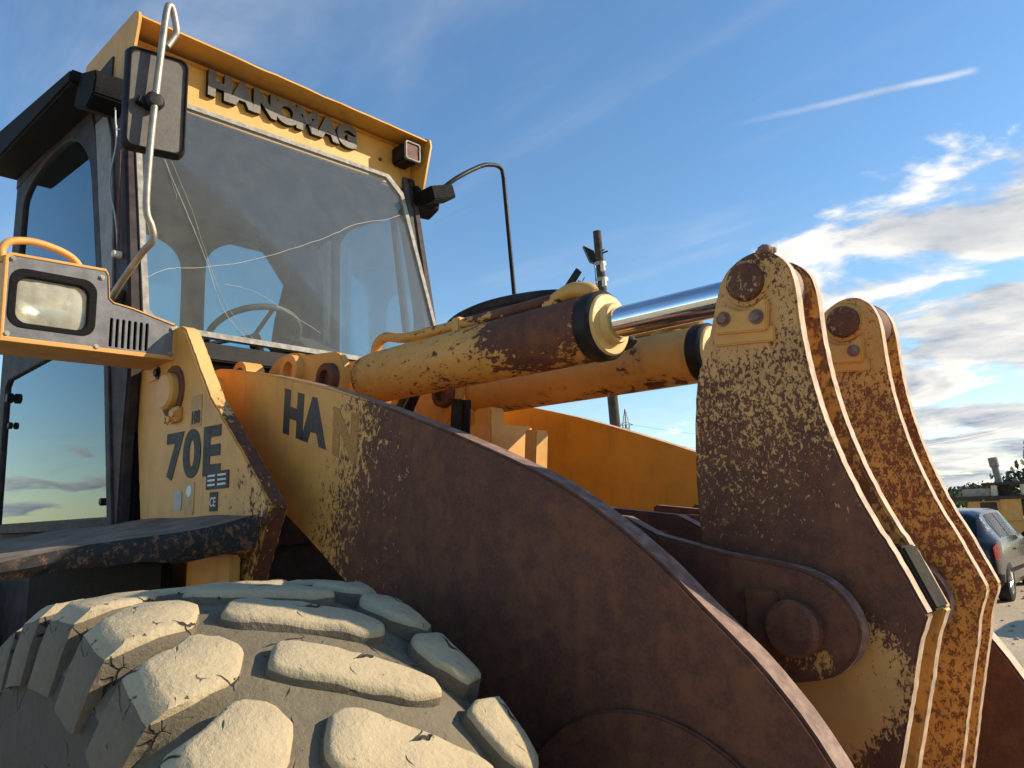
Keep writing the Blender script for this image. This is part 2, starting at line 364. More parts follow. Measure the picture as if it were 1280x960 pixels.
def text(name, s, loc, size, xdir, updir, mats, parent, depth=.002, bold=.0, sx=1., shear=0., align='LEFT', space=1.):
    cu = bpy.data.curves.new('tmp', 'FONT'); cu.body = s; cu.size = size; cu.extrude = depth; cu.offset = bold; cu.shear = shear; cu.align_x = align; cu.space_character = space
    me = curve_mesh(cu); X = Vector(xdir).normalized(); U = Vector(updir).normalized(); N_ = X.cross(U)
    for v in me.vertices: v.co = Vector(loc)+X*v.co.x*sx+U*v.co.y+N_*v.co.z
    o = finish(name, me, mats, parent, 0)
    if isinstance(mats, list) and len(mats) > 1:
        for f_ in me.polygons: f_.material_index = 0 if abs(f_.normal.dot(N_)) > .7 else 1
    return o
def empty(name, loc=(0, 0, 0), parent=None):
    o = bpy.data.objects.new(name, None); o.empty_display_size = .2; o.location = loc; col.objects.link(o)
    if parent: o.parent = parent
    return o
def tag(o, label=None, cat=None, group=None, kind=None):
    for k, v in (('label', label), ('category', cat), ('group', group), ('kind', kind)):
        if v: o[k] = v
    return o
def bolt(c, t, s, parent, r=.013, mats=None, axis='y', h=.012, name='bolt'):
    """hexagon head with a washer, standing on the face at t and pointing to side s"""
    a = {'y': Vector((0, 1, 0)), 'x': Vector((1, 0, 0))}[axis]*s
    base = Vector((c[0], t, c[1])) if axis == 'y' else Vector((t, c[0], c[1]))
    bm = bmesh.new()
    sweep_bm(bm, [base-a*.002, base+a*.003], r*1.45, 18); sweep_bm(bm, [base+a*.003, base+a*h], r, 6)
    return from_bm(name, bm, mats or STEEL, parent, 30)

# ------------------------------------------------------------------ the setting
gdir = Vector((-.22, .975)).normalized()
def ground_z(x, y):
    s = (x-CAM.x)*gdir.x+(y-CAM.y)*gdir.y
    return .0185*max(0., s-2.5) if s < 150 else .0185*147.5+.004*(s-150)
bm = bmesh.new()
rad = [0, 1, 2, 3, 4.5, 6, 8, 10, 12, 14, 17, 20, 25, 32, 42, 60, 90, 140, 220, 400, 800, 1800]; rings = []
for i, r_ in enumerate(rad):
    if i == 0: rings.append([bm.verts.new((0, 0, 0))]); continue
    ring = []
    for k in range(96):
        a = 2*math.pi*k/96; x, y = r_*math.cos(a), r_*math.sin(a)
        ring.append(bm.verts.new((x, y, ground_z(x, y)+(.03*mnoise.noise((x*.5, y*.5, 0)) if 4 < r_ < 80 else 0))))
    rings.append(ring)
for i in range(len(rings)-1):
    for k in range(96):
        k2 = (k+1) % 96
        if i == 0: bm.faces.new((rings[0][0], rings[1][k], rings[1][k2]))
        else: bm.faces.new((rings[i][k], rings[i+1][k], rings[i+1][k2], rings[i][k2]))
mt, t, bs = base_mat('yard_dirt')
p = t.node('ShaderNodeTexCoord').outputs['Object']
n = t.noise(p, .9, 8, .65); g = t.noise(p, 14, 6, .7); f2 = t.noise(p, 60, 3, .7)
cc = t.mix(t.step(n, .35, .68), (.60, .485, .325), (.47, .375, .245))
cc = t.mix(t.step(g, .5, .72, 0., .5), cc, (.30, .24, .165)); cc = t.mix(t.step(f2, .5, .75, 0., .5), cc, (.50, .43, .32))
far = t.step(t.vm('LENGTH', p), 60, 160)
cc = t.mix(far, cc, t.mix(t.step(t.noise(p, .02, 5, .6), .4, .6), (.13, .12, .05), (.20, .16, .08)))
t.put(bs.inputs['Base Color'], cc); bs.inputs['Roughness'].default_value = .95
bump(t, bs, t.m('ADD', t.m('MULTIPLY', g, .7), t.m('MULTIPLY', f2, .4)), .9, .05)
tag(from_bm('ground', bm, mt, None, 0), 'dry beige dirt and gravel yard rising gently to the horizon', None, None, 'structure')

HILLM = plain('hill_wood', (.055, .075, .055), .95, var=.35, nscale=.02, bumps=0)
bm = bmesh.new(); A = []; B = []
for k in range(361):
    a = R(k); r_ = 1500
    h = 20+16*mnoise.noise((math.cos(a)*2.2+5, math.sin(a)*2.2, 1))+5*mnoise.noise((math.cos(a)*11, math.sin(a)*11, 4))
    bx, by = r_*math.cos(a), r_*math.sin(a); g0 = ground_z(bx, by)
    A.append((bx, by, g0-30)); B.append((bx*1.08, by*1.08, g0+max(6, h)))
va = [bm.verts.new(q) for q in A]; vb = [bm.verts.new(q) for q in B]; vc = [bm.verts.new((q[0]*1.1, q[1]*1.1, -30)) for q in B]
for k in range(360):
    bm.faces.new((va[k], va[k+1], vb[k+1], vb[k])); bm.faces.new((vb[k], vb[k+1], vc[k+1], vc[k]))
tag(from_bm('hills', bm, HILLM, None, 60), 'low wooded hills along the far horizon', None, None, 'structure')

# ------------------------------------------------------------------ the wheel loader
LD = tag(empty('wheel_loader'), 'weathered rusty yellow wheel loader with dark cab and huge dusty tyre', 'wheel loader')

# --- front wheel: carcass turned from its section, every tread block a mesh of its own
WC = Vector((0, -1.03, .785))
def crown(y): q = abs(y-WC.y)/.26; return .802-.012*q*q
def wheel_part(name, loc):
    wh = empty(name, loc, LD)
    prof = [(-.19, .33), (-.24, .35), (-.275, .42), (-.298, .53), (-.302, .60), (-.296, .655), (-.299, .664), (-.295, .673), (-.288, .695), (-.268, .722), (-.235, .747), (-.17, .768), (-.1, .777), (0, .779), (.1, .777), (.17, .768), (.235, .747), (.268, .722), (.288, .695), (.299, .664), (.302, .60), (.298, .53), (.275, .42), (.24, .35), (.19, .33)]
    mis = [1]*8+[0]*8+[1]*8
    lathe('tyre', (0, 0, 0), (0, 1, 0), prof, [CARC, SIDEW], wh, 120, 60, mis)
    lathe('rim', (0, 0, 0), (0, 1, 0), [(-.20, .335), (-.21, .32), (-.20, .30), (-.12, .28), (-.08, .27), (-.06, .12), (-.14, .11), (-.15, .0)], YELLOW, wh, 48, 30)
    return wh
WHEEL = wheel_part('front_wheel', WC); tag(WHEEL, 'big block-tread front tyre caked in dry dust')
LUGS = {'o': ([(67.3, -1.290), (71.2, -1.206), (70.0, -1.157), (66.4, -1.140), (61.8, -1.178), (58.8, -1.290)], 67.3),
        'c': ([(62.0, -1.125), (66.6, -1.088), (66.5, -1.050), (58.5, -.905), (55.4, -.868), (53.3, -.880), (53.0, -.93), (56.2, -1.0), (60.0, -1.10)], 67.3),
        's': ([(62.3, -.862), (64.8, -.829), (64.2, -.770), (56.0, -.766), (53.6, -.805), (57.0, -.840)], 67.3)}
def lug_mesh(key, variant):
    rnd = random.Random(hash((key, variant)) if False else ord(key)*10+variant)
    pts, th0 = LUGS[key]
    P = [Vector(((a-th0)*R(1)*.8, y-WC.y)) for a, y in pts]                # unrolled: metres along the tread, metres across
    P = [q+Vector((rnd.uniform(-.006, .006), rnd.uniform(-.005, .005))) for q in P]
    Q = []
    for i in range(len(P)):                                             # cut the corners, keep the sides straight
        a, b_, c = P[i-1], P[i], P[(i+1) % len(P)]
        ca, cb = min(.32, .016/(b_-a).length), min(.32, .016/(c-b_).length)
        Q += [b_+(a-b_)*ca, b_*.62+(b_+(a-b_)*ca)*.19+(b_+(c-b_)*cb)*.19, b_+(c-b_)*cb]
    D_ = []
    for i in range(len(Q)):
        a, b_ = Q[i], Q[(i+1) % len(Q)]; k_ = max(1, int((b_-a).length/.022)); D_ += [a.lerp(b_, j/k_) for j in range(k_)]
    Q = D_
    area = sum(Q[i-1].x*Q[i].y-Q[i].x*Q[i-1].y for i in range(len(Q)))
    if area < 0: Q.reverse()
    n_ = len(Q); N_ = []
    for i in range(n_):
        e = (Q[(i+1) % n_]-Q[i-1]).normalized(); N_.append(Vector((e.y, -e.x)))
    bm = bmesh.new()
    def put(q, r, jit=0.):
        y = q.y; a = q.x/.8; base_r = crown(y+WC.y)-.802+r
        if jit: base_r += jit*mnoise.noise((q.x*22+variant*7, y*22, ord(key)))
        return bm.verts.new((base_r*math.cos(a), y, base_r*math.sin(a)))
    rings = []
    for off, r in ((.006, .742), (.003, .772), (.0005, .790), (-.003, .7985), (-.009, .802)):
        ring = []
        for q, nn in zip(Q, N_):
            pq = q+nn*(off+(.0035 if r > .76 else .002)*mnoise.noise((q.x*55, q.y*55, variant*3.7+r*14)))
            rr = r
            if key in 'os' and abs(q.y) > .235:                          # shoulder: the block runs down over the sidewall
                k = {.742: 1., .772: .62, .790: .25}.get(r, 0.); sgn = 1 if q.y > 0 else -1
                pq.y = q.y+sgn*(.012+.036*k) if k else pq.y; rr = r-.062*k**1.4
            ring.append(put(pq, rr, .005 if r > .78 else 0))
        rings.append(ring)
    for i in range(len(rings)-1):
        for k in range(n_):
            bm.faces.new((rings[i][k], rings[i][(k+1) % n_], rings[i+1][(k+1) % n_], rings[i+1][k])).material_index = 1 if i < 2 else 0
    top = bm.faces.new(rings[-1]); bmesh.ops.recalc_face_normals(bm, faces=bm.faces)
    bmesh.ops.triangulate(bm, faces=[top])
    me = bpy.data.meshes.new('tread_block'); bm.to_mesh(me); bm.free()
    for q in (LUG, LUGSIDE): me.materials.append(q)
    me.polygons.foreach_set('use_smooth', [True]*len(me.polygons)); me.set_sharp_from_angle(angle=R(50))
    return me
NL = 29
for key in 'ocs':
    var = [lug_mesh(key, v) for v in range(5)]
    for k in range(NL):
        o = bpy.data.objects.new('tread_block', var[(k*3) % 5 if key != 'c' else (k*2) % 5]); col.objects.link(o); o.parent = WHEEL
        o.rotation_euler = (0, -R(67.3+k*360/NL+random.uniform(-.35, .35)), 0)
# the three wheels that hardly show keep their tread as one mesh
vm_ = [lug_mesh(k, 0) for k in 'ocs']
bm = bmesh.new()
for k in range(NL):
    for me in vm_:
        b2 = bmesh.new(); b2.from_mesh(me); bmesh.ops.rotate(b2, cent=(0, 0, 0), matrix=Matrix.Rotation(-R(67.3+k*360/NL), 3, 'Y'), verts=b2.verts)
        tmp = bpy.data.meshes.new('t'); b2.to_mesh(tmp); b2.free(); bm.from_mesh(tmp); bpy.data.meshes.remove(tmp)
ring_me = bpy.data.meshes.new('tread'); bm.to_mesh(ring_me); bm.free()
for q in (LUG, LUGSIDE): ring_me.materials.append(q)
for nm, loc, flip in (('front_wheel', (0, 1.03, .785), True), ('rear_wheel', (-3.5, -1.03, .785), False), ('rear_wheel', (-3.5, 1.03, .785), True)):
    wh = wheel_part(nm, loc); tag(finish('tread', ring_me, [], wh, 0), None, None, None, 'stuff')
    if flip: wh.rotation_euler = (0, 0, math.pi)

# --- front frame, axle, tower plates
pin('axle', (0, .785), .17, -.85, .85, BLACK, LD, 'y')
box('front_frame', (-1.38, -.44, .45), (.35, .44, 1.42), YELLOW, LD, .02)
tow = [(-1.436, 2.262), (-1.322, 1.729), (-1.29, 1.45), (-.60, 1.40), (-.505, 1.589), (-.422, 1.746), (-.607, 1.914), (-.816, 2.091), (-1.018, 2.342), (-1.060, 2.362), (-1.15, 2.36), (-1.18, 2.26)]
TW = prism('tower_plate', rough(tow, .018, .0028),  -.70, -.648, [TOWER, TOWER_EDGE], LD, 'y', .005)
prism('tower_plate', tow, .648, .70, [YELLOW, EDGE], LD, 'y', .005)
for s in (-1, 1):
    pin('pivot_pin', (-1.088, 2.142), .062, s*.40, s*.735, [YELLOW], LD, 'y', .008)
lathe('pivot_collar', (-1.088, -.697, 2.142), (0, -1, 0), [(0, .088), (.010, .086), (.012, .064)], RUSTY, LD, 36)
prism('lock_plate', rrect(-1.085, 2.035, -1.01, 2.085, .012), -.715, -.699, TOWER, LD, 'y', .003)
for c in ((-1.06, 2.045), (-1.03, 2.06)): bolt(c, -.715, -1, LD, .011, TOWER)
bolt((-1.13, 2.05), -.70, -1, LD, .011, TOWER)
box('lamp_arm', (-1.30, -.705, 2.20), (-1.10, -.66, 2.275), YELLOW, LD, .004)
bolt((-1.215, 2.225), -.705, -1, LD, .015, BLACK)
# decals on the tower plate
text('model_number', '70E', (-1.120, -.7016, 1.862), .195, (1, 0, -.02), (0, 0, 1), DECAL, TW, .0006, .0085, 1.24, 0, 'LEFT', 1.12)
prism('sticker', rrect(-.945, 2.005, -.865, 2.105, .004), -.7020, -.7001, STICKER, TW, 'y', 0)
text('sticker_number', '108', (-.938, -.7030, 2.018), .054, (1, 0, 0), (0, 0, 1), DECAL, TW, .0004, .0022, .82)
prism('data_plate', rrect(-.812, 1.806, -.668, 1.858, .003), -.7030, -.7001, DECAL, TW, 'y', 0)
for i in range(3):
    box('plate_print', (-.80, -.7042, 1.843-i*.0135), (-.752, -.7026, 1.849-i*.0135), WHITE, TW, 0)
    box('plate_print', (-.735, -.7042, 1.843-i*.0135), (-.682, -.7026, 1.849-i*.0135), WHITE, TW, 0)
prism('mark_plate', rrect(-.785, 1.742, -.735, 1.798, .003), -.7026, -.7001, DECAL, TW, 'y', 0)
text('conformity_mark', 'CE', (-.781, -.7035, 1.756), .038, (1, 0, 0), (0, 0, 1), WHITE, TW, .0004, .0005, .85)
prism('grey_label', rrect(-1.045, 1.752, -.985, 1.812, .012), -.7024, -.7001, PLATEGREY, TW, 'y', 0)
prism('worn_label', rrect(-.965, 1.735, -.895, 1.838, .012), -.7022, -.7001, STICKER, TW, 'y', 0)
prism('worn_spot', arc(-.93, 1.808, .018, 0, 360, 20)[:-1], -.7034, -.7018, WHITE, TW, 'y', 0)

# --- lift arms
top = spline([(-1.16, 2.235), (-1.077, 2.236), (-.872, 2.195), (-.664, 2.147), (-.354, 2.061), (-.065, 1.964), (.222, 1.856), (.451, 1.757), (.635, 1.640), (.756, 1.535), (.861, 1.439), (.952, 1.322), (1.07, 1.10), (1.24, .78), (1.44, .52)], 4)
bot = spline([(1.56, .42), (1.52, .30), (1.40, .26), (1.05, .40), (.70, .74), (.35, 1.05), (0, 1.34), (-.4, 1.60), (-.75, 1.80), (-1.05, 2.0), (-1.20, 2.10), (-1.215, 2.19)], 4)
bo = [(v[0], v[1]) for v in [Vector((p[0], p[1])) for p in top+bot]]
BM1 = prism('lift_arm', rough(bo, .03, .0015), -.55, -.49, [BOOM, EDGERUST], LD, 'y', .006); tag(BM1, 'lift arm worn from yellow paint to bare brown rust')
BM2 = prism('lift_arm', bo, .49, .55, [FARBOOM, EDGE], LD, 'y', .006); tag(BM2, 'cleaner orange-yellow lift arm on the far side')
prism('doubler_plate', arc(.62, 1.02, .335, 0, 360, 48)[:-1], -.562, -.549, RUSTY, LD, 'y', .004)
ang = math.atan2(-.30, 1); xd = (math.cos(ang), 0, math.sin(ang)); ud = (.06, 0, 1)
text('arm_lettering', 'HA', (-.640, -.5508, 1.980), .168, xd, ud, WORNDECAL, BM1, .0005, .0105, .98, 0, 'LEFT', 1.06)
text('worn_lettering', 'N', (-.372, -.5508, 1.893), .165, xd, ud, rusty('ghost_decal', [('c', .72), ('lin', (.3, 0, -1), -2.1, -1.95, .6)], paint=(.05, .045, .04), rust=(.36, .18, .045), scale=30, amp=1.5), BM1, .0004, .010, 1.0)
box('cross_beam', (.22, -.489, 1.40), (.47, .489, 1.655), [rusty('beam_rust', [('c', .75)], rust=(.20, .075, .03), scale=20)], LD, .03)
box('beam_gusset', (.32, .10, 1.655), (.47, .489, 1.685), RUSTY, LD, .004, Matrix.Rotation(R(4), 3, 'Y'))

# --- lever arms that carry the lever pins
arm = [(.20, 1.72), (.463, 1.690), (.541, 1.652), (.686, 1.617), (.813, 1.596)]+[(v.x, v.y) for v in spline([(.845, 1.589), (.889, 1.568), (.923, 1.532), (.937, 1.487), (.920, 1.440), (.880, 1.408), (.822, 1.393)], 3)]+[(.70, 1.375), (.5, 1.32), (.2, 1.30)]
for y0 in (-.362, -.155, .138, .345):
    a_ = prism('lever_support', arm, y0, y0+.042, [RUSTARM, EDGERUST], LD, 'y', .006)
for y0, y1 in ((-.393, -.10), (.105, .40)): pin('lever_pin', (.826, 1.487), .050, y0, y1, [RUSTY], LD, 'y', .007)
prism('pin_keeper', [(.735, 1.445), (.790, 1.430), (.802, 1.47), (.802, 1.52), (.795, 1.552), (.735, 1.552)], -.372, -.361, RUSTARM, LD, 'y', .003)

# --- two bell-crank levers, each a pair of plates
lev = [(v.x, v.y) for v in spline([(.640, 1.40), (.614, 1.597), (.612, 1.80), (.629, 1.96), (.661, 2.041), (.686, 2.120), (.700, 2.160), (.723, 2.188), (.766, 2.207), (.813, 2.201), (.846, 2.167), (.858, 2.115), (.862, 2.019), (.877, 1.908), (.904, 1.801), (.942, 1.698), (.985, 1.612)], 4)]
lev += [(1.027, 1.514)]+[(v.x, v.y) for v in spline([(1.006, 1.462), (.986, 1.382), (.954, 1.264), (.90, 1.05), (.86, .88), (.80, .80), (.73, .82), (.70, .92), (.70, 1.15), (.675, 1.30)], 4)]
lev_far = [(.757+(x-.761)*(.90 if x > .761 else 1.), z) for x, z in lev]
for li, yo in enumerate((0., .5)):
    lv_o = rough(lev_far if li else lev, .016, .0015, li)
    LV = empty('bell_crank', (0, 0, 0), LD); tag(LV, ['rust-speckled pair of lever plates in front', 'orange speckled pair of lever plates behind'][li])
    prism('lever_plate', lv_o, -.304+yo, -.272+yo, [LEVER if li == 0 else LEVER2, EDGE], LV, 'y', .004)
    prism('lever_plate', lv_o, -.203+yo, -.172+yo, [INNER if li == 0 else LEVER2, EDGE], LV, 'y', .004)
    pin('rod_eye', (.775, 2.139), .064, -.2715+yo, -.2035+yo, [RUSTY if li else EDGERUST], LV, 'y', .004)
    pin('top_pin', (.763, 2.147), .0385, -.328+yo, -.15+yo, [PINM], LV, 'y', .005)
    lathe('pin_ring', (.763, -.3035+yo, 2.147), (0, -1, 0), [(0, .050), (.006, .047), (.007, .039)], LEVER if li == 0 else LEVER2, LV, 36)
    sc_ = [(.690, 2.052), (.800, 2.040), (.806, 2.094), (.802, 2.106), (.790, 2.100), (.770, 2.088), (.745, 2.090), (.722, 2.104), (.700, 2.110), (.690, 2.100)]
    prism('keeper_plate', sc_, -.321+yo, -.3035+yo, YELLOW, LV, 'y', .003)
    prism('keeper_base', [(.680, 2.030), (.812, 2.018), (.812, 2.050), (.680, 2.062)], -.312+yo, -.3032+yo, YELLOW, LV, 'y', .003)
    for c in ((.712, 2.080), (.783, 2.070)): bolt(c, -.321+yo, -1, LV, .0105, EDGERUST)
    if li == 0:
        dirn = Vector((.042, 0, -.10)).normalized(); rm = Matrix.Rotation(math.atan2(.042, .10), 3, 'Y')
        box('stop_pad', (.985, -.2715, 1.510), (1.012, -.2035, 1.625), [PAD], LV, .004, Matrix.Rotation(-R(22.5), 3, 'Y'))
    pin('link_pin', (.775, .88), .045, -.32+yo, -.155+yo, [RUSTY], LV, 'y')
bm = bmesh.new()
for k in range(7):
    c = Vector((.80+random.uniform(-.012, .012), -.288+random.uniform(-.02, .02), 2.206+random.uniform(-.002, .006))); r_ = random.uniform(.006, .013)
    s_ = bmesh.ops.create_icosphere(bm, subdivisions=1, radius=r_)
    for v in s_['verts']: v.co = v.co*(1+.4*mnoise.noise(v.co*90+c*20))+c
tag(from_bm('dirt_clump', bm, EDGERUST, LD, 60), 'crumbs of dried dirt on top of the lever')

# --- tilt cylinders
def cylinder(y, mat, near):
    CY = empty('tilt_cylinder', (0, 0, 0), LD); tag(CY, ['partly hidden orange tilt cylinder behind', 'rust-streaked yellow tilt cylinder with polished rod'][near])
    A = Vector((-.72, y, 2.168)); Bp = Vector((.763, y, 2.147)); ax = (Bp-A).normalized()
    o = A+ax*.08
    lathe('barrel', o, ax, [(0, 0), (0, .070), (.012, .080), (.05, .084), (.95, .084), (.955, .079), (.975, .079)], mat, CY, 48)
    lathe('gland_ring', o+ax*.955, ax, [(0, .0855), (.004, .0875), (.038, .0875), (.042, .0840), (.046, .078)], BLACK, CY, 48)
    lathe('gland_cap', o+ax*.996, ax, [(0, .078), (.008, .0765), (.012, .073), (.014, .052), (.030, .050), (.034, .047), (.034, .038)], CREAM, CY, 48)
    lathe('rod', o+ax*.9, ax, [(0, .0375), (.53, .0375)], CHROME, CY, 40)
    up = Vector((0, 0, 1)); q = lambda s, h, dy=0: o+ax*s+up*h+Vector((0, dy, 0))
    tube('oil_pipe', [q(.035, .070), q(.04, .10), q(.065, .124), (q(.11, .127)), q(.16, .115), q(.22, .107), q(.40, .103), q(.62, .100), q(.80, .100), q(.86, .098)], .0165, mat if near else YELLOW, CY, 12, 4)
    box('pipe_clamp', tuple(q(.44, .078, -.02)), tuple(q(.475, .122, .02)), YELLOW, CY, .004)
    tube('oil_port', [q(.80, .092), q(.85, .104), q(.895, .110), q(.945, .098), q(.965, .088)], [.013, .019, .022, .021, .013], YELLOW, CY, 14, 3)
    box('port_block', tuple(q(.80, .07, -.026)), tuple(q(.85, .096, .026)), YELLOW, CY, .008)
    return CY
cylinder(-.2375, CYL, 1); cylinder(.2625, CYL2, 0)
# --- mounts behind the cylinders
mo = [(-1.12, 1.80), (-1.12, 2.26)]+[(v.x, v.y) for v in spline([(-1.06, 2.295), (-.96, 2.300), (-.86, 2.275), (-.74, 2.262), (-.66, 2.245), (-.625, 2.18), (-.65, 2.10)], 3)]+[(-.80, 1.95), (-.80, 1.80)]
for y0 in (-.345, -.165, .155, .335): prism('cylinder_mount', mo, y0, y0+.03, [YELLOW, YELLOW], LD, 'y', .004)
for yy in (-.36, .14):
    lathe('mount_boss', (-.93, yy+.02, 2.225), (0, -1, 0), [(0, .060), (.034, .058), (.036, .034), (.008, .032), (.008, 0)], YELLOW, LD, 28)
    lathe('mount_boss', (-.705, yy+.02, 2.165), (0, -1, 0), [(0, .055), (.03, .052), (.032, .03), (.012, .028), (.012, 0)], [RUSTY], LD, 28)
lathe('mount_ring', (-1.10, -.47, 2.215), (0, 1, 0), [(0, .060), (.07, .060), (.07, .038), (0, .038), (0, .060)], YELLOW, LD, 28)
box('tower_bridge', (-1.40, -.646, 1.80), (-1.22, .646, 2.10), RUSTY, LD, .012)
box('top_bridge', (-1.16, -.47, 2.12), (-1.0, .47, 2.16), YELLOW, LD, .006)
# between the arms: posts, lit rib and hoses
box('frame_post', (-.42, .03, 1.45), (-.34, .10, 2.06), YELLOW, LD, .006)
box('frame_post', (-.40, -.02, 1.3), (-.30, .18, 2.0), YELLOW, LD, .006, Matrix.Rotation(R(2), 3, 'Y'))
box('frame_rib', (-.235, .06, 1.5), (-.185, .12, 1.97), YELLOW, LD, .004, Matrix.Rotation(R(5), 3, 'Y'))
for dy in (0, .045): tube('hydraulic_hose', [(-.50, dy, 1.5), (-.485, dy, 1.9), (-.47, dy, 2.1)], .017, HOSE, LD, 10, 3)
tube('hydraulic_hose', [(-.80, .02, 2.05), (-.64, .02, 2.26), (-.508, .01, 2.356), (-.38, 0, 2.382), (-.20, 0, 2.380), (.02, 0, 2.346), (.16, 0, 2.27), (.24, .02, 2.16)], .023, HOSE, LD, 12, 5)
tube('hydraulic_hose', [(-.76, -.05, 2.05), (-.60, -.04, 2.24), (-.46, -.03, 2.335), (-.30, -.03, 2.352), (-.08, -.03, 2.330), (.08, -.03, 2.255), (.16, -.02, 2.15)], .015, HOSE, LD, 12, 5)
for p0, p1 in (((-.075, .03, 2.30), (.062, .03, 2.427)), ((-.050, .06, 2.29), (.045, .06, 2.40))):
    v0, v1 = Vector(p0), Vector(p1); dd = (v1-v0).normalized(); nn = Vector((dd.z, 0, -dd.x))
    ol = [v0+nn*.016, v1+nn*.010, v1-nn*.010, v0-nn*.012]
    prism('level_indicator', [(q.x, q.z) for q in ol], p0[1]-.006, p0[1]+.006, BLACK, LD, 'y', .001)
tube('indicator_wire', [(.05, .03, 2.36), (.082, .03, 2.40)], .0012, HOSE, LD, 6)

# --- work lamp box on the tower
LBX = empty('work_lamp', (0, 0, 0), LD); tag(LBX, 'grey lamp box with rectangular headlight and slots')
yo = [(-.702, 2.254), (-.700, 2.370), (-.815, 2.424), (-.880, 2.422), (-.9, 2.424), (-.912, 2.436), (-.918, 2.50), (-.925, 2.514), (-1.19, 2.511), (-1.199, 2.50), (-1.196, 2.250)]
yo = [(-.702, 2.254), (-.700, 2.370), (-.842, 2.404), (-.898, 2.412), (-.912, 2.424), (-.918, 2.50), (-.928, 2.516), (-1.19, 2.511), (-1.199, 2.50), (-1.196, 2.250)]
slots = [rrect(-.906+.0182*i, 2.268, -.897+.0182*i, 2.362, .004, 3) for i in range(7)]
holed('front_panel', yo, [rrect(-1.185, 2.292, -.950, 2.470, .04, 6)]+slots, -1.106, -1.096, GREYBOX, LBX, 'x', .0015)
sh = [(y_*1.0, z_) for y_, z_ in yo]
cyo = sum(p[0] for p in sh)/len(sh); czo = sum(p[1] for p in sh)/len(sh)
inn = [(cyo+(p[0]-cyo)*.975, czo+(p[1]-czo)*.94) for p in sh]
outl = [(cyo+(p[0]-cyo)*1.012, czo+(p[1]-czo)*1.03) for p in sh]
holed('housing', outl, [inn], -1.30, -1.093, YELLOW, LBX, 'x', .002)
prism('back_plate', outl, -1.306, -1.298, YELLOW, LBX, 'x', 0)
prism('slot_shade_sheet', inn, -1.24, -1.20, SEALSHADE, LBX, 'x', 0)  # black sheet painted as the shade behind the slots
holed('lamp_bezel', rrect(-1.188, 2.289, -.947, 2.473, .042, 6), [rrect(-1.165, 2.307, -.972, 2.448, .032, 6)], -1.125, -1.094, SEALSHADE, LBX, 'x', .004)
bm = bmesh.new()
vs = []
for j in range(13):
    row = []
    for i in range(17):
        u, v = i/16*2-1, j/12*2-1; rr = max(abs(u), abs(v)); k = 1-.10*(u*u*v*v)
        row.append(bm.verts.new((-1.112+.016*(1-u*u)*(1-v*v)+.001*math.sin(i*1.6), -1.0685+u*.100*k, 2.3775+v*.074*k)))
    vs.append(row)
for j in range(12):
    for i in range(16): bm.faces.new((vs[j][i], vs[j][i+1], vs[j+1][i+1], vs[j+1][i]))
from_bm('lamp_lens', bm, glass('lamp_glass', (.92, .92, .86), .42, (.70, .66, .52), .8), LBX, 60)
bm = bmesh.new(); vs = []
for j in range(13):
    row = []
    for i in range(17):
        u, v = i/16*2-1, j/12*2-1
        row.append(bm.verts.new((-1.185+.055*min(1., (u*u*.75+v*v*.75)), -1.0685+u*.103, 2.3775+v*.077)))
    vs.append(row)
for j in range(12):
    for i in range(16): bm.faces.new((vs[j][i], vs[j][i+1], vs[j+1][i+1], vs[j+1][i]))
from_bm('lamp_reflector', bm, plain('reflector', (.80, .76, .62), .24, metal=.9, var=.1, bumps=.1), LBX, 60)
pin('bulb_cap', (-1.02, 2.395), .010, -1.175, -1.125, [STEEL], LBX, 'x', .002, 16)
for c in ((-1.183, 2.496), (-.938, 2.488), (-1.183, 2.268), (-.942, 2.262), (-.715, 2.268), (-.71, 2.355)): bolt(c, -1.096, 1, LBX, .006, STEEL, 'x', .007)
tube('grab_handle', [(-1.13, -1.20, 2.49), (-1.13, -1.205, 2.53), (-1.13, -1.185, 2.558), (-1.14, -1.13, 2.574), (-1.15, -1.07, 2.572), (-1.16, -1.015, 2.558), (-1.165, -.985, 2.53), (-1.165, -.98, 2.49)], .0115, YELLOW, LBX, 12, 4)

# --- fender over the wheel
bm = bmesh.new(); nx, ny = 22, 16; gr = []
for i in range(nx+1):
    row = []
    for j in range(ny+1):
        u, v = i/nx, j/ny
        x = -2.1+u*(2.1-.47-.10*v); y = -.72-v*.56
        z = 1.728-.098*v**.9+.012*mnoise.noise((x*3, y*4, 0))*u-.02*max(0, -1.3-x)
        row.append((x, y, z))
    gr.append(row)
V = [[bm.verts.new(p_) for p_ in row] for row in gr]; Bq = [[bm.verts.new((p_[0], p_[1], p_[2]-.012)) for p_ in row] for row in gr]
for i in range(nx):
    for j in range(ny):
        bm.faces.new((V[i][j], V[i+1][j], V[i+1][j+1], V[i][j+1])); bm.faces.new((Bq[i][j], Bq[i][j+1], Bq[i+1][j+1], Bq[i+1][j]))
for i in range(nx):
    for j in (0, ny): bm.faces.new((V[i][j], V[i+1][j], Bq[i+1][j], Bq[i][j]))
for j in range(ny): bm.faces.new((V[0][j], V[0][j+1], Bq[0][j+1], Bq[0][j]))
for j in range(ny): bm.faces.new((V[nx][j], V[nx][j+1], Bq[nx][j+1], Bq[nx][j]))
FE = from_bm('fender', bm, FENDER, LD, 40)
bm = bmesh.new(); rows = []
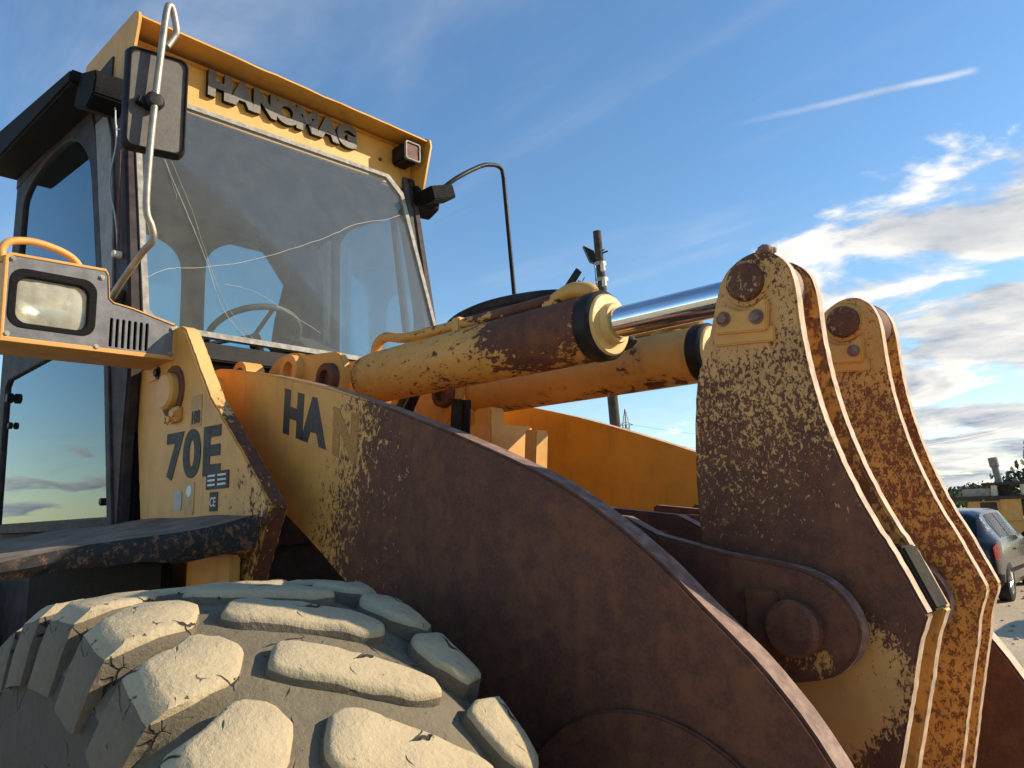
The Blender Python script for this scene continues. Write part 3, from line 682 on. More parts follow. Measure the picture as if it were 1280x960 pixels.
for j in range(31):
    v = j/30; k = v*ny; j0 = min(int(k), ny-1); f_ = k-j0
    a = Vector(gr[nx][j0]).lerp(Vector(gr[nx][j0+1]), f_); wob = mnoise.noise((v*5, 2, 0))*.012
    hgt = .085-.05*v+wob
    row = [a+Vector((-.012, 0, -.004)), a+Vector((.004, 0, .002)), a+Vector((.016+wob, 0, -.012)), a+Vector((.020+wob*1.3, 0, -hgt*.5)), a+Vector((.008-wob, 0, -hgt)), a+Vector((-.004, 0, -hgt+.004)), a+Vector((.004, 0, -hgt*.5)), a+Vector((0, 0, -.016))]
    rows.append([bm.verts.new(q) for q in row])
for j in range(30):
    for k in range(8): bm.faces.new((rows[j][k], rows[j][(k+1) % 8], rows[j+1][(k+1) % 8], rows[j+1][k]))
bm.faces.new(rows[0]); bm.faces.new(rows[-1])
from_bm('bent_flange', bm, FLANGE, FE, 50)
box('fender_stay', (-.84, -.74, 1.42), (-.56, -.71, 1.62), YELLOW, LD, .006)
box('under_fender_shade', (-2.2, -.80, .9), (-.86, -.77, 1.60), SEALSHADE, LD, .006)  # black sheet added as the shade in the gap under the fender

# --- cab
CB = empty('cab', (0, 0, 0), LD); tag(CB, 'dark framed operator cab with yellow visor')
def ws(z): return -.907-.2*z                                             # the raked plane of the windscreen
box('cab_base', (-3.2, -.73, 1.0), (-1.50, .73, 1.70), CABDARK, CB, .02)
# door side: frame with two openings
up_h = [(v.x, v.y) for v in spline([(-2.98, 2.62), (-3.0, 3.30), (-2.95, 3.44), (-2.70, 3.50), (-2.42, 3.50), (-2.22, 3.46), (-2.05, 3.36), (-1.93, 3.22), (-1.84, 2.95), (-1.775, 2.74), (-1.73, 2.60)], 3)]
lo_h = [(-3.02, 1.745), (-3.05, 2.43), (-3.01, 2.46), (-1.68, 2.46), (-1.635, 2.43), (-1.482, 1.745)]
do_o = [(-3.12, 1.70), (-3.16, 2.5), (-3.16, 3.56), (-2.00, 3.56), (-1.86, 3.30), (-1.78, 3.0), (-1.66, 2.62), (-1.555, 2.3), (-1.42, 1.70)]
holed('door_frame', do_o, [up_h, lo_h], -.757, -.722, CABDARK, CB, 'y', .006)
prism('door_glass', [(-2.99, 2.61)]+[(x*.998-.004 if x < -2.3 else x+.006, z+.006) for x, z in up_h[1:-1]]+[(-1.72, 2.61)], -.742, -.736, GLASS_S, CB, 'y', 0)
prism('door_glass', [(-3.03, 1.735), (-3.06, 2.47), (-1.67, 2.47), (-1.625, 2.44), (-1.472, 1.735)], -.742, -.736, GLASS_S, CB, 'y', 0)
pin('door_handle', (-2.93, 2.36), .025, -.775, -.745, [BLACK], CB, 'y', .004, 20)
pin('door_lock', (-2.90, 2.22), .017, -.765, -.745, [BLACK], CB, 'y', .004, 18)
for c in ((-1.66, 2.40), (-1.95, 2.42), (-1.56, 1.80)): pin('glass_clip', c, .014, -.756, -.738, [BLACK], CB, 'y', .003, 14)
box('added_dark_panel', (-3.06, -.60, 1.72), (-1.55, -.56, 2.47), INTERIOR, CB, .006)  # dark panel added behind the lower glass so its reflections stand out
tube('dark_green_tube', [(-2.86, -.70, 1.72), (-2.70, -.70, 2.52)], .022, plain('dark_green', (.02, .055, .035), .6), CB, 10)  # dark green tube behind the lower door glass
# corner posts either side of the windscreen
def post(s, name='corner_post', wide=1.):
    zs = [1.60, 1.73, 2.0, 2.3, 2.62, 2.95, 3.2, 3.40, 3.52]
    back = {1.60: -1.47, 1.73: -1.45, 2.0: -1.51, 2.3: -1.585, 2.62: -1.69, 2.95: -1.80, 3.2: -1.88, 3.40: -2.0, 3.52: -2.1}
    ol = [(ws(z)+(.002 if z > 2.3 else -.0), z) for z in zs if z >= 2.3]
    ol = [(-1.395, 1.60), (-1.39, 2.0)]+ol+[(ws(z)+(back[z]-ws(z))*wide if z > 2.1 else back[z], z) for z in reversed(zs)]
    prism(name, ol, s*.700, s*.748, [CABDARK], CB, 'y', .010, 3)
post(-1); post(1, wide=.28)
prism('post_cover', [(-1.555, 2.55), (-1.62, 2.98), (-1.69, 3.27), (-1.76, 3.40), (-1.90, 3.405), (-1.86, 3.28), (-1.79, 3.02), (-1.68, 2.66)], -.757, -.7485, GREYTRIM, CB, 'y', .002)
box('seal_strip', (-1.49, -.712, 1.62), (-1.385, -.655, 2.36), SEALSHADE, CB, .012)
# windscreen with its seal and cracks
def wq(y, z, o=0): return Vector((ws(z)+o*.98, y, z+o*.196))
def wpoly(name, pl, t0, t1, mats, parent):
    bm = bmesh.new(); A = [bm.verts.new(wq(y, z, t0)) for y, z in pl]; B = [bm.verts.new(wq(y, z, t1)) for y, z in pl]; n_ = len(A)
    bm.faces.new(A); bm.faces.new(B)
    for i in range(n_): bm.faces.new((A[i], A[(i+1) % n_], B[(i+1) % n_], B[i]))
    return from_bm(name, bm, mats, parent, 40)
scr = [(-.700, 2.47), (-.66, 2.42), (.66, 2.41), (.735, 2.47), (.735, 2.635), (.640, 3.40), (.56, 3.485), (-.66, 3.47), (-.715, 3.42)]
WSN = wpoly('windscreen', scr, -.003, .003, GLASS_F, CB)
def band(name, pl, wid, t, mats, parent, closed=True):
    cy_, cz_ = sum(p[0] for p in pl)/len(pl), sum(p[1] for p in pl)/len(pl); bm = bmesh.new()
    inn_ = []
    for y, z in pl:
        inn_.append((y-wid*(1 if y > cy_ else -1), z-wid*(1 if z > cz_ else -1)))
    n_ = len(pl); va = [bm.verts.new(wq(*p_, t)) for p_ in pl]; vb = [bm.verts.new(wq(*p_, t)) for p_ in inn_]
    wa = [bm.verts.new(wq(*p_, -t)) for p_ in pl]; wb = [bm.verts.new(wq(*p_, -t)) for p_ in inn_]
    for i in range(n_):
        j = (i+1) % n_
        for q in ((va[i], va[j], vb[j], vb[i]), (wa[i], wb[i], wb[j], wa[j]), (va[i], wa[i], wa[j], va[j]), (vb[i], vb[j], wb[j], wb[i])): bm.faces.new(q)
    return from_bm(name, bm, mats, parent, 30)
band('glass_seal', scr, .022, .010, plain('old_sealant', (.30, .29, .26), .8, var=.3, nscale=40, bumps=.6), CB)
def crack(pts, r=.0014):
    q = spline([(p_[0], p_[1], 0) for p_ in pts], 6)
    tube('crack', [wq(v.x+.004*mnoise.noise((v.x*40, v.y*40, 3)), v.y+.004*mnoise.noise((v.x*40, v.y*40, 9)), .0036) for v in q], r*.62, CRACK, CB, 5)
crack([(-.600, 3.163), (-.52, 2.95), (-.456, 2.77), (-.401, 2.572), (-.33, 2.47), (-.285, 2.43)], .0022)
crack([(-.585, 3.20), (-.50, 2.97), (-.43, 2.72), (-.37, 2.56), (-.261, 2.43)], .0012)
crack([(-.69, 2.62), (-.60, 2.68), (-.475, 2.713), (-.25, 2.80), (.099, 2.987), (.30, 3.12), (.493, 3.203), (.60, 3.26)], .0016)
crack([(-.38, 2.66), (-.25, 2.655), (-.10, 2.59), (.05, 2.52)], .0010)
crack([(-.66, 3.30), (-.60, 3.163), (-.555, 3.0)], .0009)
box('screen_sill', (-1.46, -.70, 2.33), (-1.375, .72, 2.398), BLACK, CB, .006)
box('front_panel', (-1.50, -.66, 1.62), (-1.43, .70, 2.34), CABDARK, CB, .006)
# roof, lining, rear wall, far side
box('roof', (-3.18, -.76, 3.515), (-1.70, .76, 3.66), CABDARK, CB, .02)
box('roof_lining', (-2.85, -.70, 3.46), (-1.66, .68, 3.51), INTERIOR, CB, .01)
for s in (-1, 1):
    ee = [(-1.745, 3.475), (-1.745, 3.535), (-3.02, 3.75), (-3.22, 3.73), (-3.2, 3.60)]
    prism('roof_edge', ee, s*.905, s*.70, [SEALSHADE], CB, 'y', .010)
    prism('roof_corner', [(-1.75, 3.53), (-1.56, 3.46), (-1.545, 3.42), (-1.56, 3.36), (-1.64, 3.33), (-1.80, 3.40)], s*.87, s*.715, [SEALSHADE], CB, 'y', .006)
box('rear_quarter', (-3.14, -.72, 1.7), (-3.10, .72, 2.5), CABDARK, CB, .006)
holeA = [(v.x, v.y) for v in spline([(-.58, 2.60), (-.58, 3.20), (-.50, 3.31), (-.30, 3.335), (-.12, 3.315), (-.03, 3.26), (.008, 3.17), (.014, 2.95), (.016, 2.60)], 3)]
holeB = [(v.x, v.y) for v in spline([(.145, 2.58), (.140, 3.18), (.155, 3.27), (.20, 3.33), (.266, 3.373), (.36, 3.41), (.475, 3.43)], 3)]+[(.655, 3.20), (.60, 2.97), (.55, 2.58)]
holed('rear_wall', [(-.72, 1.75), (.70, 1.75), (.70, 3.50), (-.72, 3.50)], [holeA, holeB], -2.84, -2.80, INTERIOR, CB, 'x', .006)
prism('rear_glass', rrect(-.63, 2.55, .68, 3.46, .05), -2.868, -2.862, GLASS_B, CB, 'x', 0)
holeL = [(v.x, v.y) for v in spline([(-2.27, 2.60), (-2.275, 3.25), (-2.25, 3.345), (-2.17, 3.385), (-2.0, 3.37), (-1.80, 3.345), (-1.72, 3.33), (-1.66, 3.25), (-1.58, 2.90), (-1.545, 2.70), (-1.56, 2.60)], 3)]
holed('side_wall', [(-2.86, 1.75), (-2.86, 3.52), (-1.62, 3.52), (-1.575, 3.30), (-1.44, 2.6), (-1.42, 1.75)], [holeL], .672, .712, INTERIOR, CB, 'y', .006)
prism('side_glass', [(-2.30, 2.57), (-2.30, 3.40), (-1.62, 3.37), (-1.55, 3.1), (-1.44, 2.57)], .718, .724, GLASS_B, CB, 'y', 0)
box('side_post', (-1.72, .700, 2.5), (-1.69, .73, 3.40), BLACK, CB, .006, Matrix.Rotation(R(-9), 3, 'Y'))
prism('pillar_sun_sliver', [(-2.42, 3.32), (-2.30, 3.35), (-2.30, 2.5), (-2.335, 2.5), (-2.345, 3.05)], .640, .668, PALE, CB, 'y', .006)  # pale strip: a sunlit sliver on the pillar, put in as colour and shape
# inside: console, steering wheel, seat
box('dash_console', (-1.72, -.20, 1.8), (-1.50, .32, 2.36), INTERIOR, CB, .03)
prism('console_hood', [(-2.0, 2.45), (-1.98, 2.58), (-1.86, 2.62), (-1.72, 2.52), (-1.70, 2.36), (-1.9, 2.3)], .16, .38, INTERIOR, CB, 'y', .02)
tube('steering_column', [(-1.62, -.06, 2.2), (-1.80, -.06, 2.56)], .03, BLACK, CB, 12)
bm = bmesh.new()
cc_ = Vector((-1.80, -.06, 2.565)); rot = Matrix.Rotation(R(-28), 3, 'Y')
sweep_bm(bm, [cc_+rot @ Vector((.205*math.cos(2*math.pi*k/40), .205*math.sin(2*math.pi*k/40), 0)) for k in range(41)], .015, 10)
for k in range(3): sweep_bm(bm, [cc_, cc_+rot @ Vector((.2*math.cos(k*2.094), .2*math.sin(k*2.094), 0))], .010, 8)
from_bm('steering_wheel', bm, plain('wheel_rim_grey', (.10, .10, .10), .5), CB, 60)
box('seat_cushion', (-2.45, -.28, 2.0), (-1.98, .22, 2.14), BLACK, CB, .05, None, None, 4)
box('seat_back', (-2.52, -.26, 2.12), (-2.40, .20, 2.62), BLACK, CB, .05, Matrix.Rotation(R(-8), 3, 'Y'), None, 4)
# visor with the raised name
VS = prism('visor_side', [(-2.12, 3.62), (-2.10, 3.775), (-1.515, 3.745), (-1.478, 3.725), (-1.47, 3.69), (-1.54, 3.49), (-1.66, 3.47), (-1.9, 3.5)], -.752, -.738, CABYEL, CB, 'y', .002)
prism('visor_side', [(-2.12, 3.62), (-2.10, 3.765), (-1.515, 3.722), (-1.478, 3.70), (-1.47, 3.66), (-1.54, 3.43), (-1.66, 3.42), (-1.9, 3.5)], .738, .752, CABYEL, CB, 'y', .002)
bm = bmesh.new(); A = []
for k in range(31):
    y = -.738+1.476*k/30; sl = -.024*k/30; dn = .003*mnoise.noise((y*9, 1, 0))+(.006*math.exp(-((y+.22)/.03)**2))+(.005*math.exp(-((y-.12)/.04)**2))
    prf = [(-2.10, 3.772), (-1.53, 3.742), (-1.490, 3.722-dn), (-1.486, 3.712-dn), (-1.535, 3.724), (-2.10, 3.756)]
    A.append([bm.verts.new((x, y, z+sl)) for x, z in prf])
for k in range(30):
    for j in range(6): bm.faces.new((A[k][j], A[k][(j+1) % 6], A[k+1][(j+1) % 6], A[k+1][j]))
bm.faces.new(A[0]); bm.faces.new(A[-1])
from_bm('visor_top', bm, CABYEL, CB, 35)
HD = prism('visor_header', [(-1.685, 3.46), (-1.632, 3.455), (-1.636, 3.705), (-1.68, 3.712)], -.736, .736, CABYEL, CB, 'y', .003)
box('header_rib', (-1.640, -.735, 3.680), (-1.624, .735, 3.684), CABYEL, CB, .003)
box('header_flange', (-1.70, -.70, 3.440), (-1.636, .70, 3.4545), BLACK, CB, .003)
hy = -.405
for ch, adv in zip('HANOMAG', (.110, .103, .108, .111, .124, .105, .10)):
    text('raised_letter', ch, (-1.621, hy, 3.572), .150, (0, 1, -.012), (-.01, 0, 1), [LETTER, BLACK], CB, .012, .0098, 1.02)
    hy += adv
box('visor_lamp', (-1.638, .605, 3.565), (-1.52, .70, 3.665), BLACK, CB, .012)
holed('lamp_ring', rrect(.603, 3.563, .702, 3.667, .014), [rrect(.612, 3.572, .693, 3.658, .010)], -1.522, -1.506, GREYTRIM, CB, 'x', .002)
prism('visor_lens', rrect(.616, 3.576, .689, 3.654, .010), -1.521, -1.513, plain('red_brown_lens', (.14, .06, .045), .75, var=.4, nscale=40), CB, 'x', .001)
pin('header_bolt', (.53, 3.575), .009, -1.636, -1.624, [RUSTY], CB, 'x', .002, 12)
# near mirror on its bent tube
MR = empty('side_mirror', (0, 0, 0), LD)
mo_ = rrect(-.855, 3.035, -.638, 3.428, .03, 5)
bm = bmesh.new(); lay = []
for off, x in ((0, -1.275), (.004, -1.262), (0, -1.240), (-.008, -1.230), (-.013, -1.238), (-.016, -1.242)):
    cy_, cz_ = -.7465, 3.2315; lay.append([bm.verts.new((x, cy_+(y-cy_)*(1+off/.108), cz_+(z-cz_)*(1+off/.196)+.10*(y-cy_))) for y, z in mo_])
n_ = len(mo_)
for i in range(len(lay)-1):
    for k in range(n_): bm.faces.new((lay[i][k], lay[i][(k+1) % n_], lay[i+1][(k+1) % n_], lay[i+1][k])).material_index = 1 if i < 4 else 0
bm.faces.new(lay[0]).material_index = 1; bm.faces.new(lay[-1])
from_bm('mirror_shell', bm, [plain('mirror_shell', (.075, .066, .058), .6, var=.2, bumps=.1), BLACK], MR, 35)
tube('mirror_tube', [(-1.50, -.78, 2.53), (-1.42, -.79, 2.55), (-1.28, -.758, 2.66), (-1.235, -.738, 2.70), (-1.222, -.748, 2.745), (-1.215, -.772, 2.80), (-1.205, -.777, 2.95), (-1.205, -.768, 3.186), (-1.205, -.752, 3.45), (-1.205, -.742, 3.585), (-1.205, -.732, 3.612), (-1.21, -.718, 3.60), (-1.215, -.700, 3.530), (-1.22, -.705, 3.505), (-1.225, -.728, 3.455)], .0125, STEEL, MR, 12, 4)
lathe('tube_clamp', (-1.235, -.766, 3.215), (1, 0, 0), [(0, .02), (.005, .032), (.03, .034), (.042, .024), (.046, 0)], BLACK, MR, 20)
box('mirror_clamp', (-1.245, -.82, 3.19), (-1.215, -.765, 3.222), BLACK, MR, .004, Matrix.Rotation(R(-12), 3, 'X'))
prism('mirror_bracket', [(-1.60, 2.42), (-1.47, 2.47), (-1.44, 2.56), (-1.50, 2.58), (-1.60, 2.50)], -.79, -.750, BLACK, MR, 'y', .003)
tube('far_mirror_tube', [(-1.50, .80, 3.42), (-1.45, .90, 3.52), (-1.45, 1.082, 3.649), (-1.45, 1.18, 3.69), (-1.45, 1.24, 3.695), (-1.45, 1.264, 3.66), (-1.45, 1.28, 3.5), (-1.45, 1.338, 2.80)], .0125, BLACK, CB, 10, 4)
box('far_mirror_arm', (-1.55, .72, 3.375), (-1.44, .885, 3.45), SEALSHADE, CB, .006, Matrix.Rotation(R(20), 3, 'X'))
tube('loose_wire', [(-1.58, -.765, 3.46), (-1.60, -.775, 3.40), (-1.59, -.775, 3.30), (-1.585, -.768, 3.20), (-1.62, -.77, 3.08), (-1.62, -.765, 3.0), (-1.56, -.762, 2.88), (-1.52, -.762, 2.77), (-1.51, -.762, 2.73)], .0035, plain('wire_blue', (.33, .40, .42), .5), CB, 6, 5)
tube('loose_wire', [(-1.60, -.765, 3.28), (-1.56, -.775, 3.24), (-1.50, -.755, 3.24)], .003, WHITE, CB, 6, 4)
tube('washer_pipe', [(-1.56, -.758, 3.16), (-1.535, -.762, 3.0), (-1.52, -.762, 2.86), (-1.505, -.762, 2.72)], .005, RUSTY, CB, 6, 3)
pin('pipe_knob', (-1.50, 2.715), .014, -.785, -.75, [PALE], CB, 'y', .004, 14)
# engine hood behind the cab
prism('engine_hood', [(-4.7, 1.0), (-4.75, 1.9), (-4.55, 2.15), (-3.02, 2.25), (-3.02, 1.0)], -.62, .62, [YELLOW], LD, 'y', .03)
box('rear_frame', (-4.5, -.45, .5), (-1.5, .45, 1.0), BLACK, LD, .02)

# ------------------------------------------------------------------ parked car
PAINT = plain('car_paint', (.016, .017, .017), .22, metal=.0, var=.08, nscale=3, bumps=0, coat=.22)
CARGLASS = plain('car_glass', (.012, .018, .018), .06, var=.2, nscale=3, bumps=0, coat=.5)
TAIL = plain('tail_red', (.42, .012, .022), .18, var=.25, nscale=20, bumps=0, coat=.6)
TRIM = plain('car_trim', (.016, .016, .017), .6)
ALLOY = plain('alloy', (.42, .42, .42), .35, metal=.8, var=.15)
TYREC = plain('car_tyre', (.020, .020, .020), .85, dust=((.10, .085, .065), .4))
def car(loc, rz, label):
    C_ = tag(empty('parked_car', loc), label, 'car')
    C_.rotation_euler = (0, 0, rz)
    # stations from the tail: x, half width, belt height, roof height, roof half width, sill height
    S = [(0.0, .74, .80, .84, .60, .36), (.06, .80, .88, .93, .64, .28), (.18, .83, .93, 1.02, .62, .24), (.42, .845, .93, 1.27, .58, .22), (.62, .85, .93, 1.385, .57, .21), (1.0, .855, .93, 1.42, .58, .20), (1.8, .86, .92, 1.435, .585, .20), (2.35, .86, .91, 1.40, .58, .20), (2.75, .86, .90, 1.22, .59, .20), (3.15, .855, .89, .97, .62, .20), (3.5, .85, .86, .91, .66, .20), (4.0, .80, .78, .82, .60, .22), (4.22, .68, .62, .66, .50, .30)]
    sp = spline([Vector(s[:3]) for s in S], 4); sp2 = spline([Vector(s[3:]) for s in S], 4)
    ST = [(a.x, a.y, a.z, b_.x, b_.y, b_.z) for a, b_ in zip(sp, sp2)]
    def sect(st, v):
        """a point on the half section: v 0 sill to 1 belt to 2 roof edge to 3 roof middle"""
        x, hw, be, ro, rw, si = st
        pts = [Vector((hw*.90, si)), Vector((hw*.985, si+.10)), Vector((hw, si+(be-si)*.55)), Vector((hw*.975, be)), Vector((rw+(hw-rw)*.36, be+(ro-be)*.55)), Vector((rw, ro-.045*min(1, (ro-be)*4))), Vector((rw*.82, ro-.006)), Vector((0, ro+.012))]
        k = v/3*7; i = min(int(k), 6); return pts[i].lerp(pts[i+1], k-i)
    vv = [0, 3/7, 6/7, 9/7, 12/7, 15/7, 18/7, 3]
    bm = bmesh.new(); G = []
    for st in ST:
        row = [bm.verts.new((st[0], -sect(st, v).x, sect(st, v).y)) for v in vv]
        row += [bm.verts.new((st[0], sect(st, v).x, sect(st, v).y)) for v in vv[-2::-1]]
        G.append(row)
    for i in range(len(G)-1):
        for k in range(len(G[0])-1): bm.faces.new((G[i][k], G[i+1][k], G[i+1][k+1], G[i][k+1]))
    bm.faces.new(G[0]); bm.faces.new(G[-1])
    from_bm('body', bm, PAINT, C_, 32)
    def skin(name, x0, x1, v0, v1, s, mat, nx=8, nv=5, off=.006, inset=None):
        bm = bmesh.new(); rows = []
        for i in range(nx+1):
            x = x0+(x1-x0)*i/nx
            j = max(k for k in range(len(ST)) if ST[k][0] <= x+1e-6); j = min(j, len(ST)-2)
            f_ = (x-ST[j][0])/max(1e-6, ST[j+1][0]-ST[j][0]); st = tuple(a+(b_-a)*f_ for a, b_ in zip(ST[j], ST[j+1]))
            row = []
            for k in range(nv+1):
                lo = v0(x) if callable(v0) else v0; hi = v1(x) if callable(v1) else v1
                q = sect(st, lo+(hi-lo)*k/nv); row.append((x-(off if x < .7 else 0), s*(q.x+off), q.y+(off*.7 if hi > 1.9 else 0)))
            rows.append(row)
        A = [[bm.verts.new(q) for q in row] for row in rows]
        for i in range(nx):
            for k in range(nv): bm.faces.new((A[i][k], A[i+1][k], A[i+1][k+1], A[i][k+1]))
        ext = bmesh.ops.solidify(bm, geom=bm.faces[:], thickness=.008)
        return from_bm(name, bm, mat, C_, 40)
    for s in (-1, 1):
        skin('side_window', .62, 1.32, 1.36, lambda x: min(2.06, 1.36+(x-.50)*3.2), s, CARGLASS)
        skin('side_window', 1.40, 2.62, 1.36, lambda x: max(1.40, min(2.06, 1.36+(2.75-x)*2.0)), s, CARGLASS)
        skin('tail_light', .035, .24, .96, 1.27, s, TAIL, 6, 4, .012)
        skin('bumper', .0, .30, .02, .60, s, TRIM, 6, 4, .016)
        skin('side_strip', .55, 3.0, .62, .70, s, TRIM, 10, 1, .010)
        for x in (.78, 3.38):
            wh = empty('wheel', (x, s*.76, .31), C_)
            lathe('tyre', (0, 0, 0), (0, s, 0), [(-.10, .20), (-.10, .27), (-.085, .305), (-.05, .315), (.05, .315), (.085, .305), (.102, .27), (.10, .205), (.09, .195)], TYREC, wh, 36)
            bm = bmesh.new()
            for k in range(7):
                a = 2*math.pi*k/7; sweep_bm(bm, [(0, s*.085, 0), (.19*math.cos(a), s*.075, .19*math.sin(a))], [.03, .022], 6)
            sweep_bm(bm, [(.197*math.cos(2*math.pi*k/32), s*.08, .197*math.sin(2*math.pi*k/32)) for k in range(33)], .012, 6); sweep_bm(bm, [(0, s*.06, 0), (0, s*.1, 0)], .045, 16)
            from_bm('rim', bm, ALLOY, wh, 40)
            lathe('brake_shade', (0, s*.02, 0), (0, s, 0), [(0, 0), (0, .2)], TRIM, wh, 24)
        bm = bmesh.new(); sweep_bm(bm, [(2.42, s*.86, .96), (2.44, s*.95, .985), (2.44, s*1.04, .99)], [.03, .075, .06], 10); from_bm('wing_mirror', bm, TRIM, C_, 50)
        box('door_handle', (1.45, s*.868-.012, .76), (1.62, s*.868+.012, .785), PAINT, C_, .006)
    # rear window
    bm = bmesh.new(); A = []
    for i in range(5):
        x = .20+.36*i/4; j = max(k for k in range(len(ST)) if ST[k][0] <= x); f_ = (x-ST[j][0])/(ST[j+1][0]-ST[j][0]); st = tuple(a+(b_-a)*f_ for a, b_ in zip(ST[j], ST[j+1]))
        A.append([bm.verts.new((x-.016, y*(st[4]*.93), st[3]+.006+.01*(1-y*y))) for y in [k/4-1 for k in range(9)]])
    for i in range(4):
        for k in range(8): bm.faces.new((A[i][k], A[i+1][k], A[i+1][k+1], A[i][k+1]))
    bmesh.ops.solidify(bm, geom=bm.faces[:], thickness=.008)
    from_bm('rear_window', bm, CARGLASS, C_, 40)
    box('number_plate', (-.012, -.26, .60), (.0, .26, .71), WHITE, C_, .003)
    return C_
gx, gy = -2.40, 11.58
car((gx, gy, ground_z(gx, gy)+.0), R(94), 'dark grey hatchback with red tail lights parked behind the lever plates')

car((0.0, 11.5, ground_z(1.5, 11.5)), R(3), 'added hatchback, unseen out of frame, put there to cast the shadow across the dirt')  # unseen car added out of frame to throw the shadow on the dirt

# ------------------------------------------------------------------ background things
def gz(x, y): return ground_z(x, y)
def at(u, v, dist):                                     # a point this many metres out along a line of sight, used to site far things
    r_ = pixdir(u, v); h = math.hypot(r_.x, r_.y); return CAM + r_*(dist/h)
# old yellow machine behind the car
q = at(1262, 640, 24); mx_, my_ = q.x, q.y; mz = gz(mx_, my_)
OM = tag(empty('old_machine', (mx_, my_, mz)), 'derelict yellow construction machine with upright exhaust behind the dark car', 'machine'); OM.rotation_euler = (0, 0, R(12)); OM.scale = (1, 1, .86)
MW = rusty('old_machine_paint', [('c', .05)], scale=6, amp=1.2); MB = plain('old_machine_dark', (.05, .035, .025), .8); MLIT = plain('old_machine_sunlit', (.55, .47, .33), .7)  # MLIT is a pale copy of the paint for the sunlit parts
def mb(name, lo, hi, mat, bev=.02): return box(name, lo, hi, mat, OM, bev)
mb('chassis', (-1.6, -.5, .55), (2.6, .5, 1.05), MW); mb('engine_cover', (-.9, -.45, 1.05), (.2, .45, 1.62), MW); mb('side_opening', (-.62, -.47, 1.12), (-.25, -.44, 1.58), MB)
mb('body_panel', (-.18, -.52, 1.0), (.28, -.45, 1.75), MW); mb('deck_plate', (-1.9, -.6, 1.66), (.6, .6, 1.76), MB); mb('sloping_cover', (-1.0, -.4, 1.76), (-.35, .4, 2.0), plain('old_cover', (.33, .27, .19), .8))
mb('cab_post', (-.34, -.46, 1.76), (-.20, -.36, 2.12), MLIT); mb('cab_post', (.30, -.46, 1.76), (.42, -.36, 2.16), MLIT); mb('roof_beam', (-.55, -.5, 2.08), (.42, .4, 2.16), MB); mb('seat_box', (-.18, -.2, 1.76), (.12, .3, 2.06), MB)
mb('blade', (.45, -.7, .75), (.75, .7, 1.35), MLIT); mb('blade_arm', (.55, -.30, 1.35), (1.9, -.15, 1.50), MB)
for x in (-1.2, 1.8):
    for s in (-1, 1): lathe('wheel', (x, s*.62, .55), (0, s, 0), [(-.18, .25), (-.18, .48), (-.10, .55), (.10, .55), (.18, .48), (.18, .25), (.1, .2), (.1, 0)], TYREC, OM, 28)
lathe('exhaust_stack', (-.10, .1, 1.86), (-.11, 0, 1), [(0, .085), (.78, .085), (.80, .115), (1.08, .115), (1.08, .09), (1.0, .085)], plain('exhaust_grey', (.22, .19, .17), .7), OM, 18)

# timber pole with lamp and fittings
p0 = at(757.5, 410, 19); lean = Vector((-.029, -.027, 1)).normalized()
base_l = (p0.z-gz(p0.x, p0.y))/lean.z; pb = p0-lean*base_l
PO = tag(empty('utility_pole', pb), 'weathered leaning timber pole with floodlight and wires behind the cylinders', 'pole')
WOOD = plain('pole_timber', (.050, .040, .030), .92, var=.4, nscale=6, bumps=.6, dist=.01)
def pp(dist, side=0., deep=0.): return lean*dist + right*side + fwd*deep
topd = base_l+ (410-288)/961*20.2
tube('shaft', [pp(0), pp(topd*.5), pp(topd)], [.15, .128, .105], WOOD, PO, 14)
bm = bmesh.new()
ctr = pp(topd-.62, -.10); fl = [pp(topd-.38, -.38), pp(topd-.52, -.12), pp(topd-.86, -.08), pp(topd-.80, -.24)]
A = [bm.verts.new(q) for q in fl]; B = [bm.verts.new(q+fwd*.28) for q in fl]
bm.faces.new(A); bm.faces.new(B)
for i in range(4): bm.faces.new((A[i], A[(i+1) % 4], B[(i+1) % 4], B[i]))
from_bm('floodlight', bm, BLACK, PO, 30)
tube('lamp_arm', [pp(topd-.62, 0, -.05), pp(topd-.54, .22, -.05)], .022, BLACK, PO, 8); tube('lamp_arm', [pp(topd-.56, -.02, -.06), pp(topd-.50, .14, -.06)], .018, BLACK, PO, 8)
for dd, sd_ in ((.86, .11), (1.28, .12), (1.72, .13)):
    lathe('insulator', pp(topd-dd-.06, sd_, -.02), lean, [(0, 0), (0, .045), (.05, .055), (.10, .04), (.13, 0)], WHITE, PO, 14)
    lathe('band', pp(topd-dd-.08), lean, [(0, .150), (.10, .148)], STEEL, PO, 16)
for dd in (1.0, 1.4): box('junction_box', tuple(pp(topd-dd-.1, -.03, -.20)), tuple(pp(topd-dd-.1, -.03, -.20)+Vector((.10, .09, .20))), PALE, PO, .008)
tube('down_wire', [pp(topd-.9, -.13), pp(topd-1.3, -.15, 0), pp(topd-1.7, -.10), pp(topd-3, -.12), pp(0, -.13)], .010, HOSE, PO, 6)

